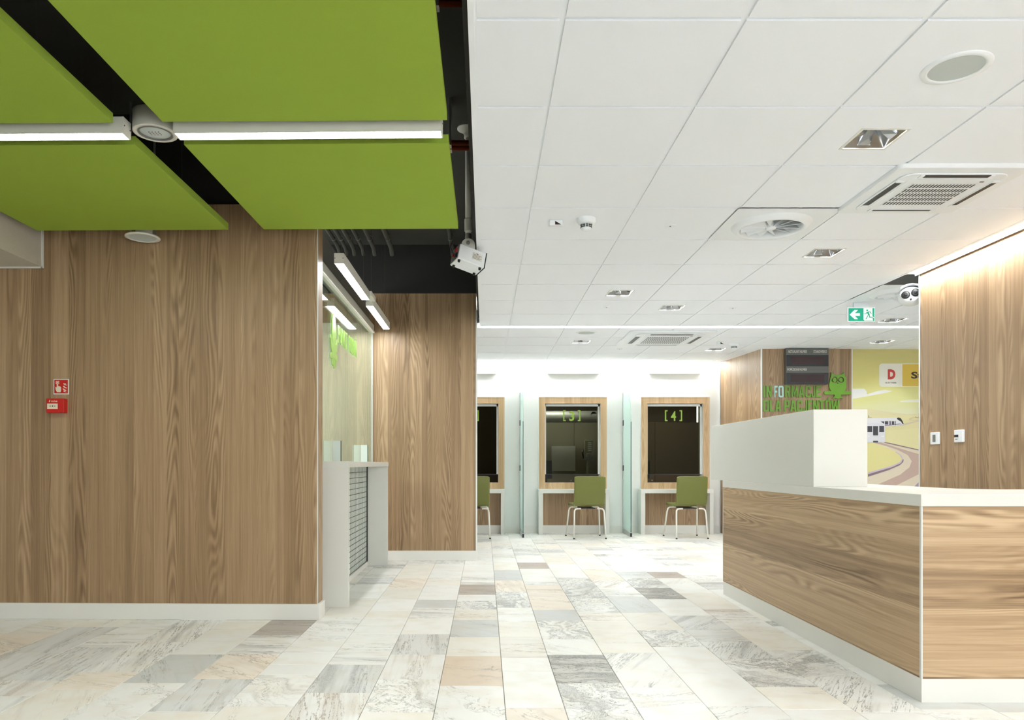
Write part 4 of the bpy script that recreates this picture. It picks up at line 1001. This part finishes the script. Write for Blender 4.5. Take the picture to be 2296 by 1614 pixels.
# mural: flat printed shapes on the wall
YQ = YI + .03
o0, sc0 = (1880, 780), 5.043
t = thing('mural', 'yellow printed wall mural of hills, white train and winding road behind the desk', 'mural', (4.7, YQ, .7))
PAL = {}
def pm(loops, rgb, name, lay, parent=None):
    key = 'mural_%d_%d_%d' % rgb
    if key not in M: M[key] = plain(key, S(*[c * .98 for c in rgb]), .6, var=.01)
    return build(name, front_at(pxshape(loops, YQ, o0, sc0, .0006), YQ - .0008 * lay), key, parent or t)
def gradient_mat():
    q = NT('mural_sky_print')
    sp = q.node('ShaderNodeSeparateXYZ'); q.l.new(q.node('ShaderNodeNewGeometry').outputs['Position'], sp.inputs[0])
    f = q.math('DIVIDE', q.math('SUBTRACT', 2.45, sp.outputs[2]), 1.0)
    n = q.noise(q.xyz(sp.outputs[0], 0.0, q.math('MULTIPLY', sp.outputs[2], 4.0)), 1.6, 3)
    f = q.math('ADD', f, q.math('MULTIPLY_ADD', n, .3, -.15))
    q.l.new(q.ramp(f, [(0.0, S(206, 194, 128)), (.35, S(218, 208, 130)), (.62, S(224, 221, 152)), (.85, S(230, 228, 192)), (1.0, S(232, 230, 206))]), q.b.inputs['Base Color'])
    q.b.inputs['Roughness'].default_value = .6
    return q.m
M['sky_print'] = gradient_mat()
build('sky', B(4.69, 6.9, YQ - .0007, YQ, 0.2, ZC), 'sky_print', t)
pm([[(155, 460), (290, 460), (318, 490), (320, 525), (430, 490), (520, 472), (610, 490), (500, 515), (330, 545), (155, 575)]], (240, 238, 232), 'cloud', 1)
pm([[(690, 600), (800, 585), (920, 580), (1400, 590), (1400, 625), (900, 615), (700, 612)]], (242, 240, 220), 'cloud', 1)
pm([[(155, 690), (270, 682), (420, 700), (620, 730), (790, 750), (1500, 720), (1500, 1700), (155, 1700)]], (232, 222, 178), 'hill', 2)
pm([[(155, 780), (330, 770), (560, 765), (800, 760), (1000, 745), (1500, 735), (1500, 1700), (155, 1700)]], (236, 226, 172), 'hill', 3)
pm([[(155, 960), (500, 930), (700, 925), (920, 900), (1500, 890), (1500, 1700), (155, 1700)]], (240, 230, 176), 'field', 4)
pm([[(520, 860), (720, 860), (920, 815), (920, 825), (740, 875), (520, 890)]], (222, 208, 186), 'distant_track', 5)
pm([[(795, 800), (830, 785), (920, 780), (920, 790), (835, 795), (808, 810), (920, 820), (920, 826), (800, 818)]], (226, 212, 170), 'distant_track', 5)
pm([[(332, 762), (345, 765), (350, 785), (374, 780), (374, 790), (332, 792)]], (196, 180, 140), 'bush', 5)
pm([[(868, 775), (890, 785), (912, 770), (918, 785), (868, 788)]], (196, 180, 140), 'bush', 5)
# road
pm([[(330, 1070), (500, 1066), (920, 1155), (1500, 1280), (1500, 1700), (155, 1700), (155, 1500), (330, 1455), (560, 1380), (690, 1320), (730, 1270), (700, 1220), (620, 1170), (480, 1110)]], (236, 222, 198), 'road_verge', 6)
pm([[(400, 1072), (470, 1068), (920, 1205), (1500, 1400), (1500, 1420), (920, 1420), (760, 1500), (640, 1560), (380, 1620), (155, 1640), (155, 1600), (450, 1540), (700, 1430), (800, 1350), (826, 1280), (780, 1210), (660, 1150), (540, 1110)]], (208, 180, 166), 'road', 7)
pm([[(155, 1070), (360, 1066), (420, 1085), (620, 1160), (690, 1210), (724, 1260), (700, 1300), (600, 1345), (330, 1420), (155, 1460)]], (238, 228, 160), 'field', 8)
pm([[(330, 1420), (600, 1340), (700, 1296), (722, 1258), (734, 1262), (728, 1290), (690, 1325), (560, 1382), (330, 1456)]], (146, 122, 134), 'kerb', 9)
pm([[(330, 1408), (600, 1330), (690, 1290), (714, 1255), (690, 1215), (640, 1175), (650, 1172), (710, 1215), (726, 1258), (704, 1302), (600, 1348), (330, 1428)]], (216, 200, 214), 'kerb', 10)
pm([[(505, 1064), (560, 1070), (920, 1152), (1500, 1278), (1500, 1288), (920, 1162), (520, 1074)]], (152, 130, 134), 'kerb', 9)
pm([[(720, 1700), (920, 1500), (1100, 1420), (1100, 1600), (900, 1700)]], (176, 160, 172), 'kerb', 9)
# trains
pm([[(155, 800), (330, 795), (480, 790), (650, 786), (690, 790), (720, 820), (735, 868), (640, 880), (525, 890), (525, 920), (155, 930)]], (238, 236, 240), 'tram_body', 11)
pm([[(655, 795), (670, 787), (700, 795), (722, 830), (733, 865), (720, 860), (700, 830), (665, 812)]], (58, 58, 56), 'tram_window', 12)
for a, b in ((520, 558), (598, 626)): pm([rect(a, 828, b, 866)], (78, 78, 84), 'tram_window', 12)
for a in (566, 580, 634): pm([rect(a, 826, a + 8, 874)], (66, 60, 70), 'tram_door', 12)
pm([[(472, 833), (512, 830), (512, 862), (500, 850)]], (70, 70, 76), 'tram_window', 12)
pm([[(520, 876), (690, 856), (715, 866), (690, 862), (520, 884)]], (120, 92, 130), 'tram_stripe', 12)
pm([[(155, 868), (200, 848), (450, 848), (495, 860), (515, 880), (521, 960), (521, 1066), (155, 1072)]], (232, 230, 236), 'tram_body', 13)
for a, b, c, d in ((300, 884, 376, 950), (386, 884, 442, 988), (456, 882, 510, 950), (386, 1050, 442, 1068)): pm([[(a + 8, b), (d - (d - c) - 0, b)] if False else rect(a, b, c, d)], (74, 74, 80), 'tram_window', 14)
for a in (337, 486, 502): pm([circ(a, 999, 8, 14)], (250, 250, 250), 'tram_headlight', 14)
# the printed destination sign
def rrect(a, b, c, d, r):
    pts = []
    for cx_, cy_, a0 in ((c - r, b + r, 270), (c - r, d - r, 0), (a + r, d - r, 90), (a + r, b + r, 180)):
        for k in range(6): an = math.radians(a0 + 18 * k); pts.append((cx_ + r * math.cos(an), cy_ + r * math.sin(an)))
    return pts
pm([rrect(460, 176, 1500, 440, 36)], (236, 232, 218), 'sign_board', 3)
pm([rect(722, 184, 1480, 432)], (222, 188, 80), 'sign_field', 4)
M['sign_red'] = plain('sign_red', S(200, 66, 60), .6)
M['sign_ink'] = plain('sign_ink', S(52, 44, 28), .6)
S2 = lambda a: 1880 + a / 5.043
S3 = lambda a: 780 + a / 5.043
fit('D', S2(556), S2(641), S3(243), S3(347), YQ, .004, 'sign_red', t, 'print', .06)
fit('BUDYNEK', S2(530), S2(655), S3(385), S3(402), YQ, .004, 'grey', t, 'print', 0)
fit('St', S2(820), S2(950), S3(268), S3(344), YQ, .005, 'sign_ink', t, 'print', .03)

# ================================================================== FLOOR TILES
W_, C_, G_, P_, BR = S(245, 245, 240), S(243, 240, 230), S(214, 216, 213), S(226, 210, 190), S(190, 180, 170)
vD, vG, vB, vT = S(92, 94, 90), S(142, 146, 140), S(150, 122, 98), S(126, 122, 92)
TY = {                # base, vein, amount, warp, angle spread
    'plain': (W_, vG, .16, .35), 'cream': (C_, vB, .20, .3), 'soft': (W_, vG, .36, .5), 'grey': (G_, vG, .42, .2), 'gstripe': (S(228, 229, 226), vD, .55, .05),
    'stripe': (W_, vD, .62, .06), 'swirl': (W_, vD, .80, 1.0), 'heavy': (S(204, 202, 196), vD, 1.0, .7), 'tan': (P_, vD, .42, .8), 'peach': (S(243, 234, 220), vB, .5, .4),
    'brown': (BR, S(84, 80, 76), .6, .1), 'tstripe': (W_, S(176, 142, 104), .62, .08), 'green': (W_, vT, .52, .8), 'pinkstripe': (C_, S(168, 128, 104), .58, .15)}
RND = ['plain'] * 7 + ['cream'] * 4 + ['soft'] * 5 + ['grey', 'gstripe', 'stripe', 'swirl', 'swirl', 'green', 'tstripe', 'pinkstripe', 'soft', 'stripe', 'green']
COLX = [-1.657 - .2915 * k for k in range(11, 0, -1)] + [-1.657, -1.364, -1.0748, -.786, -.4965, -.2038, .0836, .3275, .6212, .9146, 1.207, 1.4995, 1.777] + [1.777 + .2915 * k for k in range(1, 7)]
i0 = COLX.index(-1.657)
# per column: measured joints (picture rows turned into distances), nearest first, and the stone of each tile up to that joint
LAY = {i0 - 1: [(1545, 'pinkstripe', 1.2), (1506.7, 'peach', .3), (1438.8, 'stripe', 1.35), (1390, 'stripe', 1.35)],
 i0 - 2: [(1560, 'stripe', 1.4), (1525, 'tstripe', 1.45), (1451, 'gstripe', 1.5), (1407, 'stripe', 0), (1388, 'stripe', .1)],
 i0 - 3: [(1525, 'gstripe', 1.5), (1464, 'gstripe', 1.5), (1406, 'gstripe', 1.5), (1388, 'cream', 1.4)],
 i0 - 4: [(1469, 'cream', .2), (1419, 'peach', .5), (1388, 'pinkstripe', .3)],
 i0: [(1530.8, 'green', .9), (1467, 'grey', 1.1), (1418, 'plain', .2), (1390, 'cream', .1)],
 i0 + 1: [(1594.8, 'cream', .4), (1521.6, 'gstripe', 1.45), (1466, 'peach', .7), (1423.6, 'stripe', .1), (1390, 'brown', .1)],
 i0 + 2: [(1583, 'cream', 1.4), (1512.5, 'green', .9), (1490, 'plain', .1), (1463, 'plain', .2), (1418, 'soft', .3), (1384.5, 'green', .3), (1340, 'cream', .2)],
 i0 + 3: [(1553, 'tstripe', 1.4), (1490, 'gstripe', 1.5), (1442, 'stripe', .15), (1420, 'soft', .2), (1401.5, 'plain', 0), (1384.5, 'plain', .1), (1369, 'cream', .1), (1344, 'plain', .1), (1317, 'cream', .1), (1296, 'peach', .9), (1265, 'cream', .4)],
 i0 + 4: [(1596, 'cream', .1), (1522.4, 'green', 1.3), (1466.8, 'tstripe', 1.55), (1421.8, 'gstripe', 1.5), (1385.8, 'plain', .3), (1362.5, 'stripe', .15), (1344.4, 'grey', .1), (1310, 'plain', .2), (1298, 'cream', 0), (1280, 'soft', .1), (1264, 'plain', .1)],
 i0 + 5: [(1537.3, 'green', 1.0), (1470.7, 'tan', .1), (1427.6, 'cream', .05), (1389.7, 'grey', .6), (1366, 'pinkstripe', .05), (1347, 'swirl', 1.4), (1333, 'plain', 0), (1310, 'brown', .05), (1292, 'stripe', .1), (1270, 'plain', 0), (1258, 'soft', .1)],
 i0 + 6: [(1587, 'peach', 1.0), (1504, 'plain', .4), (1474, 'plain', .7), (1428, 'pinkstripe', .05), (1394, 'cream', .1), (1362, 'soft', .1), (1327, 'swirl', 1.5), (1301, 'peach', 1.4), (1278, 'grey', .1), (1260, 'cream', .5)],
 i0 + 7: [(1530.8, 'swirl', 1.3), (1468, 'heavy', .05), (1432.8, 'soft', .8), (1391, 'swirl', 1.4), (1367, 'grey', .9), (1337, 'peach', .4), (1311, 'peach', .2), (1293, 'stripe', .1), (1275, 'soft', .2), (1261, 'brown', .05), (1246, 'soft', .2), (1236, 'stripe', .1)],
 i0 + 8: [(1541, 'soft', -.2), (1464, 'stripe', -1.1), (1419.7, 'cream', .05), (1395, 'cream', .1), (1373, 'pinkstripe', .05), (1341, 'swirl', -1.0), (1295, 'swirl', -1.0), (1265, 'plain', 0), (1246, 'cream', .1)],
 i0 + 9: [(1583, 'soft', -.5), (1507, 'plain', -.5), (1449.8, 'plain', .1), (1412.7, 'swirl', -1.2), (1373, 'cream', -.8), (1338, 'grey', 1.4), (1317, 'stripe', .1), (1300, 'tstripe', -1.0), (1276, 'peach', .6), (1262, 'plain', .1)],
 i0 + 10: [(1590, 'plain', .1), (1540, 'cream', .1), (1476, 'swirl', .5), (1438, 'gstripe', -1.1), (1407, 'gstripe', -.15), (1380, 'gstripe', -.9), (1360, 'plain', .1), (1343, 'plain', .2), (1318, 'heavy', .2), (1296, 'swirl', -.9), (1280, 'gstripe', .05), (1268, 'plain', 0)],
 i0 + 11: [(1596, 'plain', .1), (1517, 'stripe', -1.0), (1457, 'swirl', -.7), (1409, 'cream', .1), (1390, 'soft', .2), (1365, 'tstripe', .2), (1330, 'cream', -.8), (1309, 'plain', .1), (1296, 'tstripe', -1.1), (1282, 'brown', .05), (1268, 'plain', .1)],
}
tiles = []
for ci in range(len(COLX) - 1):
    x0, x1 = COLX[ci], COLX[ci + 1]
    y = 2.3 + random.random() * .2
    plan = list(LAY.get(ci, []))
    while y < 10.72:
        if plan:
            v, ty, ang = plan.pop(0); y2 = F / (v - CY)
            if y2 <= y + .03: continue
        else:
            y2 = y + random.choice((.15, .22, .28, .3, .34, .38)); ty = random.choice(RND); ang = random.choice((0, .1, -.1, .3, 1.5, 1.4, -1.2, .8))
        yc = (y + y2) / 2; xc = (x0 + x1) / 2
        hide = (xc < -1.3 and y > 4.95) or (xc < -.1 and y > 7.85) or (xc > 2.0 and 3.2 < y and y2 < 5.4) or (xc > 3.45 and y > 9.5) or (xc > 2.0 and y2 < 2.6)
        if not hide: tiles.append((x0, x1, y, min(y2, 10.7), ty, ang))
        y = y2
tiles.sort(key=lambda q: q[2] + .25 * max(0, abs(q[0]) - 2))
def jit(c, k): 
    f = 1 + random.uniform(-k, k); return tuple(min(1, a * f) for a in c[:3])
def tmesh(x0, x1, y0, y1):
    g, b = .0011, .0012; dz = random.uniform(-.0003, .0003)
    a, c, d, e = x0 + g, x1 - g, y0 + g, y1 - g
    vs = [(a, d, -.012), (c, d, -.012), (c, e, -.012), (a, e, -.012), (a, d, -.0012), (c, d, -.0012), (c, e, -.0012), (a, e, -.0012), (a + b, d + b, dz), (c - b, d + b, dz), (c - b, e - b, dz), (a + b, e - b, dz)]
    fs = [(0, 1, 5, 4), (1, 2, 6, 5), (2, 3, 7, 6), (3, 0, 4, 7), (4, 5, 9, 8), (5, 6, 10, 9), (6, 7, 11, 10), (7, 4, 8, 11), (8, 9, 10, 11)]
    return vs, fs
field = MB(); fattr = []
for n_, (x0, x1, y0, y1, ty, ang) in enumerate(tiles):
    base, vein, amt, warp = TY[ty]; base = jit(base, .035); vein = jit(vein, .1)
    fig = (max(0, amt + random.uniform(-.05, .05)), warp, ang); seed = random.uniform(0, 40)
    vs, fs = tmesh(x0, x1, y0, y1)
    if n_ < 296:
        me = bpy.data.meshes.new('floor_tile'); me.from_pydata(vs, [], fs); me.materials.append(M['stone_tile'])
        o = bpy.data.objects.new('floor_tile', me); COL.objects.link(o); o.parent = floor
        o['stone'] = base; o['vein'] = vein[:3]; o['figure'] = fig; o['seed'] = seed
    else:
        field.add(vs, fs); fattr += [(base, vein[:3], fig, seed)] * len(fs)
if fattr:
    me = bpy.data.meshes.new('floor_tile_field'); me.from_pydata(field.v, [], field.f); me.materials.append(M['stone_field'])
    for nm, idx in (('stone', 0), ('vein', 1), ('figure', 2)):
        at = me.attributes.new(nm, 'FLOAT_VECTOR', 'FACE')
        for k, q in enumerate(fattr): at.data[k].vector = q[idx]
    at = me.attributes.new('seed', 'FLOAT', 'FACE')
    for k, q in enumerate(fattr): at.data[k].value = q[3]
    o = bpy.data.objects.new('floor_tile_field', me); COL.objects.link(o); o.parent = floor; o['kind'] = 'stuff'
